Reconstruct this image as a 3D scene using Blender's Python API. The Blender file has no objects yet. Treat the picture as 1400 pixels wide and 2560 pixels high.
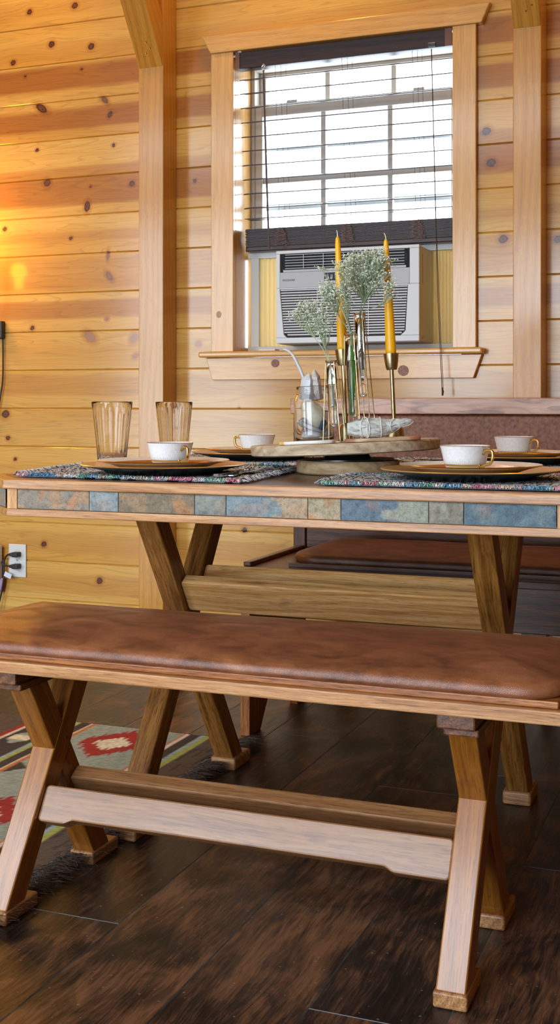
import bpy, bmesh, math, random
from mathutils import Vector, Matrix, noise
random.seed(7)
SC = bpy.context.scene
COL = SC.collection
PI = math.pi
WM = {}                                   # world matrix of every object built so far

def lin(r, g, b):
    def f(c):
        c /= 255.0
        return c / 12.92 if c <= .04045 else ((c + .055) / 1.055) ** 2.4
    return (f(r), f(g), f(b), 1.0)

def nz(x, y=0, z=0):
    return noise.noise(Vector((x, y, z)))

def sstep(a, b, x):
    t = min(1, max(0, (x - a) / (b - a)))
    return t * t * (3 - 2 * t)

# ------------------------------------------------------------------ objects
def put(o, parent=None, M=None):
    M = M or Matrix.Identity(4)
    COL.objects.link(o)
    WM[o] = M
    if parent is not None:
        o.parent = parent
        o.matrix_basis = WM[parent].inverted() @ M
    else:
        o.matrix_basis = M
    return o

def thing(name, label=None, cat=None, loc=(0, 0, 0), group=None, M=None, kind=None):
    o = bpy.data.objects.new(name, None)
    o.empty_display_size = .05
    put(o, None, M or Matrix.Translation(loc))
    return tag(o, label, cat, group, kind)

def tag(o, label=None, cat=None, group=None, kind=None):
    if label: o['label'] = label
    if cat: o['category'] = cat
    if group: o['group'] = group
    if kind: o['kind'] = kind
    return o

def mk(name, verts, faces, mat, parent=None, M=None, world=True, smooth=False, bevel=0, seg=2, fm=None, cols=None, subs=0, label=None, auto=None):
    """one mesh object; verts are in world space when world, and are taken into the frame M"""
    M = M or Matrix.Identity(4)
    if world:
        Mi = M.inverted()
        verts = [Mi @ Vector(v) for v in verts]
    me = bpy.data.meshes.new(name)
    me.from_pydata([tuple(v) for v in verts], [], faces)
    mats = mat if isinstance(mat, (list, tuple)) else [mat]
    for m in mats: me.materials.append(m)
    if fm: me.polygons.foreach_set('material_index', fm)
    if smooth: me.polygons.foreach_set('use_smooth', [True] * len(me.polygons))
    if cols:
        a = me.attributes.new('col', 'FLOAT_COLOR', 'POINT')
        a.data.foreach_set('color', [c for q in cols for c in (q[0], q[1], q[2], 1.0)])
    bm = bmesh.new(); bm.from_mesh(me)
    bmesh.ops.recalc_face_normals(bm, faces=bm.faces)
    bm.to_mesh(me); bm.free()
    if auto is not None:
        me.polygons.foreach_set('use_smooth', [True] * len(me.polygons))
        me.set_sharp_from_angle(angle=math.radians(auto))
    me.update()
    o = bpy.data.objects.new(name, me)
    put(o, parent, M)
    if bevel:
        b = o.modifiers.new('b', 'BEVEL'); b.width = bevel; b.segments = seg; b.limit_method = 'ANGLE'; b.angle_limit = math.radians(40)
    if subs:
        s = o.modifiers.new('s', 'SUBSURF'); s.levels = subs; s.render_levels = subs
    if label: o['label'] = label
    return o

BF = [(0, 1, 3, 2), (4, 6, 7, 5), (0, 4, 5, 1), (2, 3, 7, 6), (0, 2, 6, 4), (1, 5, 7, 3)]
def boxv(x0, x1, y0, y1, z0, z1):
    return [(x, y, z) for x in (x0, x1) for y in (y0, y1) for z in (z0, z1)]

class MB:
    """collects shapes for ONE mesh"""
    def __init__(s): s.v = []; s.f = []; s.fm = []; s.c = []
    def add(s, v, f, m=0, c=None):
        n = len(s.v); s.v += [tuple(p) for p in v]; s.f += [tuple(i + n for i in q) for q in f]; s.fm += [m] * len(f)
        if c is not None: s.c += [c] * len(v) if not isinstance(c, list) else c
        return s
    def box(s, x0, x1, y0, y1, z0, z1, m=0, c=None, T=None):
        v = boxv(x0, x1, y0, y1, z0, z1)
        if T is not None: v = [T @ Vector(p) for p in v]
        return s.add(v, BF, m, c)
    def tube(s, pts, r, n=8, m=0, c=None, cap=True, closed=False):
        pts = [Vector(p) for p in pts]; k = len(pts)
        rr = r if isinstance(r, (list, tuple)) else [r] * k
        V = []; F = []
        up = None
        for i, p in enumerate(pts):
            if closed: d = pts[(i + 1) % k] - pts[i - 1]
            else: d = pts[min(i + 1, k - 1)] - pts[max(i - 1, 0)]
            d.normalize()
            if up is None:
                up = Vector((0, 0, 1)) if abs(d.z) < .9 else Vector((0, 1, 0))
            a = d.cross(up)
            if a.length < 1e-6: a = d.orthogonal()
            a.normalize(); b = a.cross(d).normalized(); up = b
            for j in range(n):
                t = 2 * PI * j / n
                V.append(p + (a * math.cos(t) + b * math.sin(t)) * rr[i])
        lim = k if closed else k - 1
        for i in range(lim):
            for j in range(n):
                i2 = (i + 1) % k
                F.append((i * n + j, i * n + (j + 1) % n, i2 * n + (j + 1) % n, i2 * n + j))
        if cap and not closed:
            F.append(tuple(range(n))); F.append(tuple(range((k - 1) * n, k * n)))
        return s.add(V, F, m, c)
    def lathe(s, prof, n=48, T=None, ms=None, wob=None, c=None):
        """prof: list of (r,z); ms: material of each profile segment"""
        V = []; F = []; FM = []
        for i, (r, z) in enumerate(prof):
            for j in range(n):
                t = 2 * PI * j / n
                q = r * (wob(t, z, i) if wob else 1)
                V.append(Vector((q * math.cos(t), q * math.sin(t), z)))
        for i in range(len(prof) - 1):
            for j in range(n):
                F.append((i * n + j, i * n + (j + 1) % n, (i + 1) * n + (j + 1) % n, (i + 1) * n + j)); FM.append(ms[i] if ms else 0)
        if prof[0][0] > 1e-6: F.append(tuple(reversed(range(n)))); FM.append(ms[0] if ms else 0)
        if prof[-1][0] > 1e-6: F.append(tuple(range((len(prof) - 1) * n, len(prof) * n))); FM.append(ms[-1] if ms else 0)
        if T is not None: V = [T @ p for p in V]
        k = len(s.v); s.v += [tuple(p) for p in V]; s.f += [tuple(i + k for i in q) for q in F]; s.fm += FM
        if c is not None: s.c += [c] * len(V)
        return s
    def prism(s, poly, a, b, axis='X', m=0, c=None):
        """poly extruded along an axis: X -> poly is (y,z); Y -> (x,z); Z -> (x,y)"""
        def P(p, t):
            return (t, p[0], p[1]) if axis == 'X' else (p[0], t, p[1]) if axis == 'Y' else (p[0], p[1], t)
        n = len(poly)
        V = [P(p, a) for p in poly] + [P(p, b) for p in poly]
        F = [tuple(range(n)), tuple(reversed(range(n, 2 * n)))] + [(i, i + n, (i + 1) % n + n, (i + 1) % n) for i in range(n)]
        return s.add(V, F, m, c)
    def out(s, name, mat, parent=None, M=None, **k):
        return mk(name, s.v, s.f, mat, parent, M, fm=s.fm if isinstance(mat, (list, tuple)) and len(mat) > 1 else None, cols=s.c if s.c else None, **k)

def frame(o, x, y=None):
    """frame whose local X runs along x (the grain)"""
    x = Vector(x).normalized()
    y = Vector(y) if y is not None else (Vector((0, 1, 0)) if abs(x.y) < .9 else Vector((1, 0, 0)))
    z = x.cross(y).normalized(); y = z.cross(x).normalized()
    M = Matrix((x, y, z)).transposed().to_4x4(); M.translation = Vector(o)
    return M

def TR(x, y, z): return Matrix.Translation((x, y, z))

# ------------------------------------------------------------------ materials
class NT:
    def __init__(s, name):
        s.m = bpy.data.materials.new(name); s.m.use_nodes = True
        s.t = s.m.node_tree; s.b = s.t.nodes['Principled BSDF']
    def n(s, typ, **k):
        q = s.t.nodes.new('ShaderNode' + typ)
        for a, v in k.items():
            if a.startswith('i_'):
                key = a[2:]; key = int(key) if key.isdigit() else key.replace('_', ' ')
                if isinstance(v, bpy.types.NodeSocket): s.t.links.new(v, q.inputs[key])
                else: q.inputs[key].default_value = v
            else: setattr(q, a, v)
        return q
    def l(s, a, b): s.t.links.new(a, b)
    def math(s, op, a, b=0.0, c=None):
        k = dict(operation=op, i_0=a, i_1=b)
        if c is not None: k['i_2'] = c
        return s.n('Math', **k).outputs[0]
    def ramp(s, fac, stops, interp='LINEAR'):
        r = s.n('ValToRGB', i_0=fac); e = r.color_ramp.elements; r.color_ramp.interpolation = interp
        while len(e) > 1: e.remove(e[-1])
        e[0].position = stops[0][0]; e[0].color = stops[0][1]
        for p, c in stops[1:]:
            q = e.new(p); q.color = c
        return r.outputs[0]
    def mix(s, fac, a, b, typ='MIX'):
        q = s.n('Mix', data_type='RGBA', blend_type=typ)
        for sock, v in ((q.inputs[0], fac), (q.inputs[6], a), (q.inputs[7], b)):
            if isinstance(v, bpy.types.NodeSocket): s.l(v, sock)
            else: sock.default_value = v
        return q.outputs[2]
    def noise(s, vec, scale, detail=4, rough=.55, dist=0):
        return s.n('TexNoise', i_Vector=vec, i_Scale=scale, i_Detail=detail, i_Roughness=rough, i_Distortion=dist).outputs[0]
    def mapping(s, vec, sc): return s.n('Mapping', i_Vector=vec, i_Scale=sc).outputs[0]
    def bump(s, h, st, d=.01):
        return s.n('Bump', i_Height=h, i_Strength=st, i_Distance=d).outputs[0]
    def set(s, **k):
        for a, v in k.items():
            key = a.replace('_', ' ')
            if isinstance(v, bpy.types.NodeSocket): s.l(v, s.b.inputs[key])
            else: s.b.inputs[key].default_value = v
        return s
    def coord(s, seed=True):
        c = s.n('TexCoord').outputs['Object']
        if not seed: return c
        r = s.n('ObjectInfo').outputs['Random']
        k = s.math('MULTIPLY', r, 53.0)
        return s.n('VectorMath', operation='ADD', i_0=c, i_1=k).outputs[0]

def plain(name, col, rough=.5, metal=0, **k):
    t = NT(name); t.set(Base_Color=col, Roughness=rough, Metallic=metal, **k); return t.m

def wood(name, dark, mid, light, fine=70, along=2.2, rough=.35, coat=0.0, bump=.15, broad=7, spots=0, contrast=1.0, pore=.85, spec=.35):
    t = NT(name); c = t.coord()
    warp = t.n('VectorMath', operation='MULTIPLY_ADD', i_0=t.n('TexNoise', i_Vector=t.mapping(c, (2, 6, 6)), i_Scale=1.0, i_Detail=2).outputs[1], i_1=(0.0, .035, .035), i_2=c).outputs[0]
    f = t.noise(t.mapping(warp, (along * 3, fine * 3.6, fine * 3.6)), 1.0, 6, .62)
    b = t.noise(t.mapping(warp, (1.2, broad * 2.2, broad * 2.2)), 1.0, 4, .55, .6)
    g = t.n('TexWave', wave_type='BANDS', bands_direction='DIAGONAL', i_Vector=t.mapping(warp, (.7, 26, 26)), i_Scale=1.0, i_Distortion=6.0, i_Detail=3.0, i_Detail_Scale=.8).outputs[1]
    s = t.math('ADD', t.math('MULTIPLY', f, .55), t.math('ADD', t.math('MULTIPLY', b, .32), t.math('MULTIPLY', g, .13)))
    lo, hi = .5 - .2 / contrast, .5 + .17 / contrast
    col = t.ramp(s, [(lo, dark), (.5, mid), (hi, light)])
    pores = t.ramp(t.noise(t.mapping(warp, (along * 9, fine * 6.5, fine * 6.5)), 1.0, 3, .7), [(.34, (.3, .25, .22, 1)), (.5, (1, 1, 1, 1))])
    col = t.mix(pore, col, pores, 'MULTIPLY')
    if spots:
        sp = t.ramp(t.noise(t.mapping(c, (9, 26, 26)), 1.0, 3, .6), [(.62, (1, 1, 1, 1)), (.74, (.28, .22, .2, 1))])
        col = t.mix(spots, col, sp, 'MULTIPLY')
    t.set(Base_Color=col, Roughness=rough, Specular_IOR_Level=spec, Normal=t.bump(f, bump, .004))
    if coat: t.set(Coat_Weight=coat, Coat_Roughness=.16, Coat_IOR=1.5)
    return t.m

def pine_boards():
    t = NT('knotty_pine_boards')
    co = t.n('TexCoord').outputs['Object']
    at = lambda n: t.n('Attribute', attribute_name=n).outputs['Fac']
    gz, kd, rnd, band = at('gz'), at('kd'), at('rnd'), at('band')
    x = t.n('SeparateXYZ', i_0=co).outputs[0]
    v = t.n('CombineXYZ', i_0=t.math('MULTIPLY', x, 1.0), i_1=gz, i_2=t.math('MULTIPLY', rnd, 9.0)).outputs[0]
    n1 = t.noise(t.mapping(v, (1.5, 24, 1)), 1.0, 2, .5, .5)
    rings = t.math('FRACT', t.math('MULTIPLY', n1, 9.0))
    line = t.ramp(rings, [(0, (1, 1, 1, 1)), (.72, (.93, .93, .93, 1)), (.93, (.52, .52, .52, 1)), (1, (1, 1, 1, 1))])
    fine = t.noise(t.mapping(v, (6, 260, 1)), 1.0, 4, .6)
    tone = t.noise(t.mapping(v, (.7, 9, 1)), 1.0, 2, .5)
    light, mid, dark = lin(220, 176, 92), lin(206, 152, 62), lin(160, 92, 18)
    base = t.mix(t.ramp(tone, [(.3, (0, 0, 0, 1)), (.7, (1, 1, 1, 1))]), light, mid)
    base = t.mix(t.math('MULTIPLY', band, .95), base, dark)
    base = t.mix(.42, base, line, 'MULTIPLY')
    base = t.mix(.35, base, t.ramp(fine, [(.3, (.62, .52, .42, 1)), (.6, (1, 1, 1, 1))]), 'MULTIPLY')
    base = t.mix(.5, base, t.ramp(rnd, [(0, (.84, .78, .70, 1)), (1, (1, 1, 1, 1))]), 'MULTIPLY')
    halo = t.ramp(kd, [(.9, (.62, .40, .22, 1)), (2.4, (1, 1, 1, 1))])
    kn = t.n('MapRange', i_0=kd, i_1=0.0, i_2=2.6).outputs[0]
    halo = t.ramp(kn, [(.3, (.7, .48, .3, 1)), (.8, (1, 1, 1, 1))])
    base = t.mix(1.0, base, halo, 'MULTIPLY')
    jit = t.math('ADD', kd, t.math('MULTIPLY', t.math('SUBTRACT', t.noise(co, 160, 3), .5), .5))
    kc = t.ramp(t.n('MapRange', i_0=jit, i_1=0.0, i_2=1.5).outputs[0],
                [(0, lin(58, 28, 12)), (.18, lin(40, 18, 8)), (.3, lin(112, 58, 24)), (.52, lin(70, 32, 12)), (.62, lin(46, 20, 8)), (.7, lin(120, 66, 26))])
    kmask = t.n('MapRange', i_0=jit, i_1=.93, i_2=1.08, i_3=1.0, i_4=0.0).outputs[0]
    pale = at('pale')
    kc = t.mix(pale, kc, lin(176, 140, 120))
    base = t.mix(t.math('MULTIPLY', kmask, t.math('SUBTRACT', 1.0, t.math('MULTIPLY', pale, .35))), base, kc)
    t.set(Base_Color=base, Roughness=.55, Specular_IOR_Level=.2, Normal=t.bump(t.math('ADD', fine, t.math('MULTIPLY', n1, .7)), .12, .003), Coat_Weight=.9, Coat_Roughness=.15)
    return t.m

def leather(name, tint=1.0):
    t = NT(name); c = t.coord()
    a = t.noise(t.mapping(c, (7, 13, 10)), 1.0, 4, .6, 1.2)
    b = t.noise(t.mapping(c, (26, 40, 40)), 1.0, 4, .6)
    s = t.math('ADD', t.math('MULTIPLY', a, .7), t.math('MULTIPLY', b, .3))
    k = lambda r, g, bb: tuple(q * tint for q in lin(r, g, bb)[:3]) + (1,)
    col = t.ramp(s, [(.34, k(66, 36, 20)), (.46, k(114, 66, 40)), (.56, k(136, 84, 54)), (.68, k(154, 102, 70))])
    g = t.n('TexVoronoi', feature='DISTANCE_TO_EDGE', i_Vector=c, i_Scale=420.0).outputs[0]
    h = t.math('ADD', t.math('MINIMUM', g, .25), t.math('MULTIPLY', t.noise(c, 900, 2), .2))
    t.set(Base_Color=col, Roughness=t.n('MapRange', i_0=a, i_1=.3, i_2=.7, i_3=.44, i_4=.30).outputs[0], Normal=t.bump(h, .35, .0018), Specular_IOR_Level=.6, Sheen_Weight=.25, Sheen_Roughness=.5, Sheen_Tint=lin(200, 130, 90))
    return t.m

def floor_mat():
    t = NT('dark_scraped_floor_planks')
    co = t.n('TexCoord').outputs['Object']; rnd = t.n('Attribute', attribute_name='rnd').outputs['Fac']
    off = t.n('CombineXYZ', i_0=t.math('MULTIPLY', rnd, 31.0), i_1=t.math('MULTIPLY', rnd, 17.0), i_2=rnd).outputs[0]
    v = t.n('VectorMath', operation='ADD', i_0=co, i_1=off).outputs[0]
    wv = t.n('VectorMath', operation='MULTIPLY_ADD', i_0=t.n('TexNoise', i_Vector=t.mapping(v, (7, 3.5, 1)), i_Scale=1.0, i_Detail=3).outputs[1], i_1=(.045, .04, 0), i_2=v).outputs[0]
    g = t.noise(t.mapping(wv, (120, 8, 1)), 1.0, 6, .66)
    bl = t.noise(t.mapping(v, (9, 4.2, 1)), 1.0, 4, .62, 1.3)
    f = t.noise(t.mapping(wv, (420, 24, 1)), 1.0, 3, .6)
    s = t.math('ADD', t.math('MULTIPLY', g, .34), t.math('ADD', t.math('MULTIPLY', bl, .46), t.math('MULTIPLY', f, .20)))
    s = t.math('ADD', s, t.math('MULTIPLY', t.math('SUBTRACT', rnd, .5), .05))
    col = t.ramp(s, [(.40, lin(18, 15, 15)), (.47, lin(42, 32, 28)), (.53, lin(82, 57, 42)), (.62, lin(124, 86, 60))])
    h = t.math('ADD', t.math('MULTIPLY', g, .5), t.math('MULTIPLY', bl, .5))
    dust = t.ramp(t.noise(co, 130, 0), [(.80, (0, 0, 0, 1)), (.83, (1, 1, 1, 1))])
    col = t.mix(t.math('MULTIPLY', dust, .35), col, lin(180, 170, 160))
    t.set(Base_Color=col, Roughness=t.n('MapRange', i_0=g, i_1=.3, i_2=.7, i_3=.30, i_4=.46).outputs[0], Normal=t.bump(h, .35, .004), Specular_IOR_Level=.5)
    return t.m

def attrmat(name, rough=.8, bump=0, scale=400, **k):
    t = NT(name); a = t.n('Attribute', attribute_name='col').outputs['Color']
    t.set(Base_Color=a, Roughness=rough, **k)
    if bump: t.set(Normal=t.bump(t.noise(t.coord(False), scale, 4), bump, .003))
    return t.m

def glass(name, col=(1, 1, 1, 1), ior=1.47, rough=0.0):
    t = NT(name); t.set(Base_Color=col, Roughness=rough, IOR=ior, Transmission_Weight=1.0); return t.m

def mottled(name, cols, scale, rough=.6, bump=.2, metal=0, bscale=None, dist=.5, **k):
    t = NT(name); c = t.coord(); a = t.noise(c, scale, 5, .6, dist)
    n = len(cols)
    t.set(Base_Color=t.ramp(a, [(.32 + .36 * i / max(1, n - 1), q) for i, q in enumerate(cols)]), Roughness=rough, Metallic=metal,
          Normal=t.bump(t.noise(c, bscale or scale * 4, 4), bump, .002), **k)
    return t.m

M_WALL = pine_boards()
M_FLOOR = floor_mat()
M_TRIM = wood('pine_trim', lin(190, 134, 64), lin(210, 158, 82), lin(220, 172, 100), fine=70, along=1.2, rough=.4, coat=.8, bump=.05, contrast=.7, pore=.35)
M_FIR = wood('fir_timber', lin(164, 102, 26), lin(194, 136, 46), lin(208, 152, 62), fine=170, along=.5, rough=.42, coat=.8, bump=.1, broad=5, contrast=.8, pore=.5)
M_PINE = wood('pine_panelling', lin(150, 96, 40), lin(180, 128, 62), lin(196, 146, 80), fine=40, along=1.2, rough=.45, bump=.1)
M_OAK = wood('oak_honey_stain', lin(104, 56, 22), lin(158, 96, 44), lin(186, 126, 66), fine=75, along=3.2, rough=.36, coat=.25, bump=.18)
M_OAKLT = wood('oak_edge', lin(140, 92, 50), lin(190, 138, 88), lin(210, 164, 116), fine=95, along=3, rough=.36, coat=.3, bump=.15, broad=12, pore=.55)
M_OAKDK = wood('oak_dark_stain', lin(58, 32, 17), lin(102, 62, 34), lin(134, 88, 52), fine=80, along=3, rough=.36, coat=.25, bump=.18)
M_LEG = wood('oak_leg_amber', lin(108, 60, 12), lin(152, 92, 24), lin(172, 114, 42), fine=60, along=2.4, rough=.38, coat=.8, spec=.5, pore=.6, bump=.08, spots=.5, contrast=.8)
M_TOPDK = wood('oak_table_surface', lin(64, 38, 24), lin(100, 64, 44), lin(126, 86, 62), fine=80, along=3, rough=.32, coat=.3, bump=.12)
M_LEATHER = leather('brown_distressed_leather')
M_MAHOG = wood('mahogany_blind', lin(30, 17, 17), lin(48, 28, 26), lin(62, 38, 34), fine=80, rough=.38, bump=.05)
M_BLACK = plain('black_plastic', (.012, .012, .013, 1), .45)
M_WHITEPL = plain('white_plastic', lin(206, 208, 204), .45)
M_ACW = plain('ac_casing', lin(206, 210, 212), .5)
M_ACG = plain('ac_grey_strip', lin(168, 170, 172), .45)
M_ACD = plain('ac_dark_inside', lin(24, 26, 28), .7)
M_VINYL = plain('almond_vinyl', lin(190, 182, 172), .45)
M_BRASS = mottled('brushed_brass', [lin(140, 126, 90), lin(164, 150, 112), lin(184, 172, 136)], 60, .3, .05, 1.0)
M_GOLD = plain('gold_glaze', lin(220, 184, 112), .26, 1.0)
M_GOLDPL = plain('gold_lacquer', lin(222, 178, 116), .3, .6)
M_CHARB = plain('charger_black', lin(22, 24, 22), .28)
M_PORC = mottled('white_porcelain', [lin(216, 218, 220), lin(232, 233, 233)], 240, .2, .02, Specular_IOR_Level=.6)
M_UNDER = plain('gold_reflection_tone', lin(222, 182, 126), .25)  # plate underside, with the charger's gold reflection put into its colour
M_CREAM = plain('cream_glaze', lin(242, 238, 232), .22)
M_BAND = plain('copper_band', lin(196, 128, 70), .25, .7)
M_GLASS = glass('clear_glass')
M_JAR = glass('jar_glass', (.96, .98, .99, 1), 1.45)
M_WAX = plain('yellow_wax', lin(244, 182, 24), .38, Subsurface_Weight=.35, Subsurface_Radius=(.01, .006, .001), Subsurface_Scale=.6)
M_WICK = plain('wick', lin(232, 220, 206), .8)
M_GREEN = plain('flower_stem', lin(156, 172, 136), .6)
M_GREENB = plain('wet_stem', lin(70, 150, 40), .4)
M_BLOSSOM = plain('baby_breath_petal', lin(232, 238, 222), .7, Subsurface_Weight=.2, Subsurface_Radius=(.002, .002, .001))
M_STEEL = plain('polished_steel', lin(200, 200, 204), .14, 1.0)
M_SLICE = wood('grey_mango_wood', lin(150, 126, 98), lin(186, 166, 138), lin(206, 190, 164), fine=30, along=6, rough=.55, bump=.1, broad=14, pore=.25)
M_SLICEB = wood('pale_base_wood', lin(172, 136, 94), lin(204, 176, 134), lin(218, 196, 160), fine=30, along=6, rough=.55, bump=.08, broad=14, pore=.25)
M_CORD = plain('dark_cord', lin(58, 34, 26), .7)
M_LCORD = plain('ladder_cord', lin(96, 72, 66), .7)

# ------------------------------------------------------------------ room
XL, XR, YF, YB, ZC = -5.4, 2.4, -2.2, 3.57, 4.3
def floor():
    V = []; F = []; R = []
    pw, g, dg = .2025, .0013, .0015
    k0 = math.floor((XL + 1.015) / pw); x = -1.015 + k0 * pw; k = k0
    ends = {-1: 1.834, 1: 2.72, 2: 1.68, 0: 1.12, -2: 2.55, 3: 2.35, -3: 1.45, 4: 1.9, 5: 2.6}
    while x < XR:
        L = 1.22; y = ends.get(k, 1.0 + 1.2 * random.random()); y -= math.ceil((y - YF) / L) * L
        while y < YB + .25:
            a, b, c, d = x, x + pw, max(y, YF), min(y + L, YB + .2)
            if d - c > .01:
                r = random.random(); n = len(V)
                for (p, q, z) in ((a, c, -dg), (b, c, -dg), (b, d, -dg), (a, d, -dg), (a + g, c + g, 0), (b - g, c + g, 0), (b - g, d - g, 0), (a + g, d - g, 0)): V.append((p, q, z)); R.append(r)
                F.extend([tuple(n + i for i in q) for q in ((4, 5, 6, 7), (0, 1, 5, 4), (1, 2, 6, 5), (2, 3, 7, 6), (3, 0, 4, 7))])
            y += L
        x += pw; k += 1
    n = len(V)
    for (p, q) in ((XL, YF), (XR, YF), (XR, YB + .2), (XL, YB + .2)): V.append((p, q, -.05)); R.append(0)
    F.append((n, n + 3, n + 2, n + 1))
    me = bpy.data.meshes.new('floor'); me.from_pydata(V, [], F); me.materials.append(M_FLOOR); me.materials.append(mottled('plank_joint_glint', [lin(58, 62, 64), lin(104, 116, 122)], 14, .5, .05))  # pale joint colour stands in for window light glinting on the bevels
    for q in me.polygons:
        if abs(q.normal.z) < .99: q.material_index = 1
    a = me.attributes.new('rnd', 'FLOAT', 'POINT'); a.data.foreach_set('value', R)
    o = put(bpy.data.objects.new('floor', me)); o['kind'] = 'structure'
floor()

# knots: x, z, radius, stretch, angle, pale
KN = [(-2.3261, 2.2626, .0096), (-2.1454, 2.263, .0109), (-2.2374, 2.1403, .0109), (-2.0812, 2.1165, .0109), (-2.3931, 2.0929, .0096), (-2.344, 2.0391, .0055), (-2.1187, 2.0427, .0055), (-2.2953, 1.7805, .0068), (-1.9948, 1.7736, .0068), (-2.255, 1.6641, .0123), (-2.0843, 1.6404, .0055), (-1.9247, 1.6393, .0096), (-2.4277, 1.513, .0082), (-2.1611, 1.4673, .0068), (-2.3147, 1.1639, .0082), (-2.4244, .8649, .0137), (-2.4145, .7809, .0082), (-2.3848, .7071, .0068), (-2.2679, .4158, .0096), (-2.0487, .3003, .0109), (-1.6922, 1.633, .0068), (-1.535, .8896, .0041), (-1.5153, .493, .0082), (-.729, 1.7163, .0123), (-.7145, 1.6207, .0123), (-.6787, 1.3906, .0123), (-.518, 1.3826, .0109)]
KN = [k + (1.15, .3, 0) for k in KN] + [(-2.2775, 1.9231, .012, 2.2, -.6, 0), (-2.0286, 1.9293, .009, 2.0, -.7, .2), (-2.0086, 1.8788, .008, 1.5, 1.0, 0), (-2.0968, 1.5731, .011, 1.7, 1.45, 0), (-2.0163, 1.4033, .006, 3.0, 1.5, .3), (-2.0116, 1.3327, .009, 2.2, -.9, .3),
      (-2.0859, 1.1287, .015, 1.6, -.6, .6), (-1.9172, 1.1212, .013, 1.3, .9, .7), (-1.9126, 1.0608, .008, 1.3, .6, .6), (-2.0209, 1.1869, .0068, 1.2, 0, .5), (-1.6777, 1.0968, .0082, 1.2, 0, .6)]
BANDS = {8: (.3, .2, .2), 7: (.62, .3, .9), 6: (.5, .26, .85), 5: (.12, .16, .6), 4: (.72, .4, .8), 3: (.45, .12, .35), 2: (.5, .4, .35), 1: (.55, .22, .7), 0: (.5, .1, .1), -1: (.6, .25, .4), -2: (.5, .2, .15), -3: (.3, .2, .2), -4: (.6, .3, .1)}
ROWS = {}
def wall_back():
    V = []; F = []; A = {'gz': [], 'kd': [], 'rnd': [], 'band': [], 'pale': []}
    P = .132
    def section(k, x0, x1, fine):
        z0 = 1.0165 + k * P; rnd = ROWS.setdefault(k, random.random())
        nx = max(2, int((x1 - x0) / (.008 if fine else .3)))
        zs = [(0, .005), (.0007, .0045), (.0020, .0012), (.0034, 0)] + [(.0034 + .1252 * i / 14, 0) for i in range(1, 14)] + [(.1286, 0), (.1300, .0012), (.1313, .0045), (.132, .005)]
        kk = [q for q in KN if x0 - .1 < q[0] < x1 + .1 and z0 - .03 < q[1] < z0 + P + .03]
        bc, bh, bs = BANDS.get(k, (.5, .25, random.random() * .6))
        n = len(V)
        for i in range(nx + 1):
            x = x0 + (x1 - x0) * i / nx
            for (dz, dy) in zs:
                z = z0 + dz
                gz = z; kd = 9.0; pl = 0
                if fine:
                    gz += .010 * nz(x * 1.5, z * 4, k * 3.7) + .004 * nz(x * 5, z * 9, k)
                    for (kx, kz, r, st, an, pale) in kk:
                        dx, dzz = x - kx, z - kz
                        gz -= dzz * .8 * math.exp(-(dx / (4.2 * r)) ** 2 - (dzz / (3 * r)) ** 2)
                        c, s = math.cos(an), math.sin(an)
                        d = math.hypot((dx * c + dzz * s) / st, -dx * s + dzz * c) / r
                        if d < kd: kd = d; pl = pale
                fr = dz / P + .10 * nz(x * 1.3, k * 5.1) + .03 * nz(x * 5, k * 2.2)
                if bs: b = bs * (1 - sstep(bh - .03, bh + .05, abs(fr - bc)))
                V.append((x, YB + dy, z)); A['gz'].append(gz); A['kd'].append(min(kd, 9)); A['rnd'].append(rnd); A['band'].append(b); A['pale'].append(pl)
        m = len(zs)
        for i in range(nx):
            for j in range(m - 1):
                a = n + i * m + j; F.append((a, a + m, a + m + 1, a + 1))
    for k in range(-8, 18):
        if 0 <= k <= 7:
            secs = [(XL, -2.62, False), (-2.62, -1.57, True), (-.805, -.3, True), (-.3, XR, False)]
        else: secs = [(XL, -2.62, False), (-2.62, -.3, True), (-.3, XR, False)]
        for s in secs: section(k, *s)
    n = len(V)                            # the thickness of the wall behind the boards, open at the window
    B = [(XL, XR, 2.0725, 3.4), (XL, XR, -.05, 1.0165), (XL, -1.57, 1.0165, 2.0725), (-.805, XR, 1.0165, 2.0725)]
    for (a, b, c, d) in B:
        v = boxv(a, b, YB + .0075, YB + .21, c, d); q = len(V); V += v; F += [tuple(i + q for i in f) for f in BF]
        for key, val in (('gz', 0), ('kd', 9), ('rnd', .5), ('band', 0), ('pale', 0)): A[key] += [val] * 8
    me = bpy.data.meshes.new('wall_back'); me.from_pydata(V, [], F); me.materials.append(M_WALL)
    for key, val in A.items():
        a = me.attributes.new(key, 'FLOAT', 'POINT'); a.data.foreach_set('value', val)
    o = put(bpy.data.objects.new('wall_back', me)); o['kind'] = 'structure'
wall_back()

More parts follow.
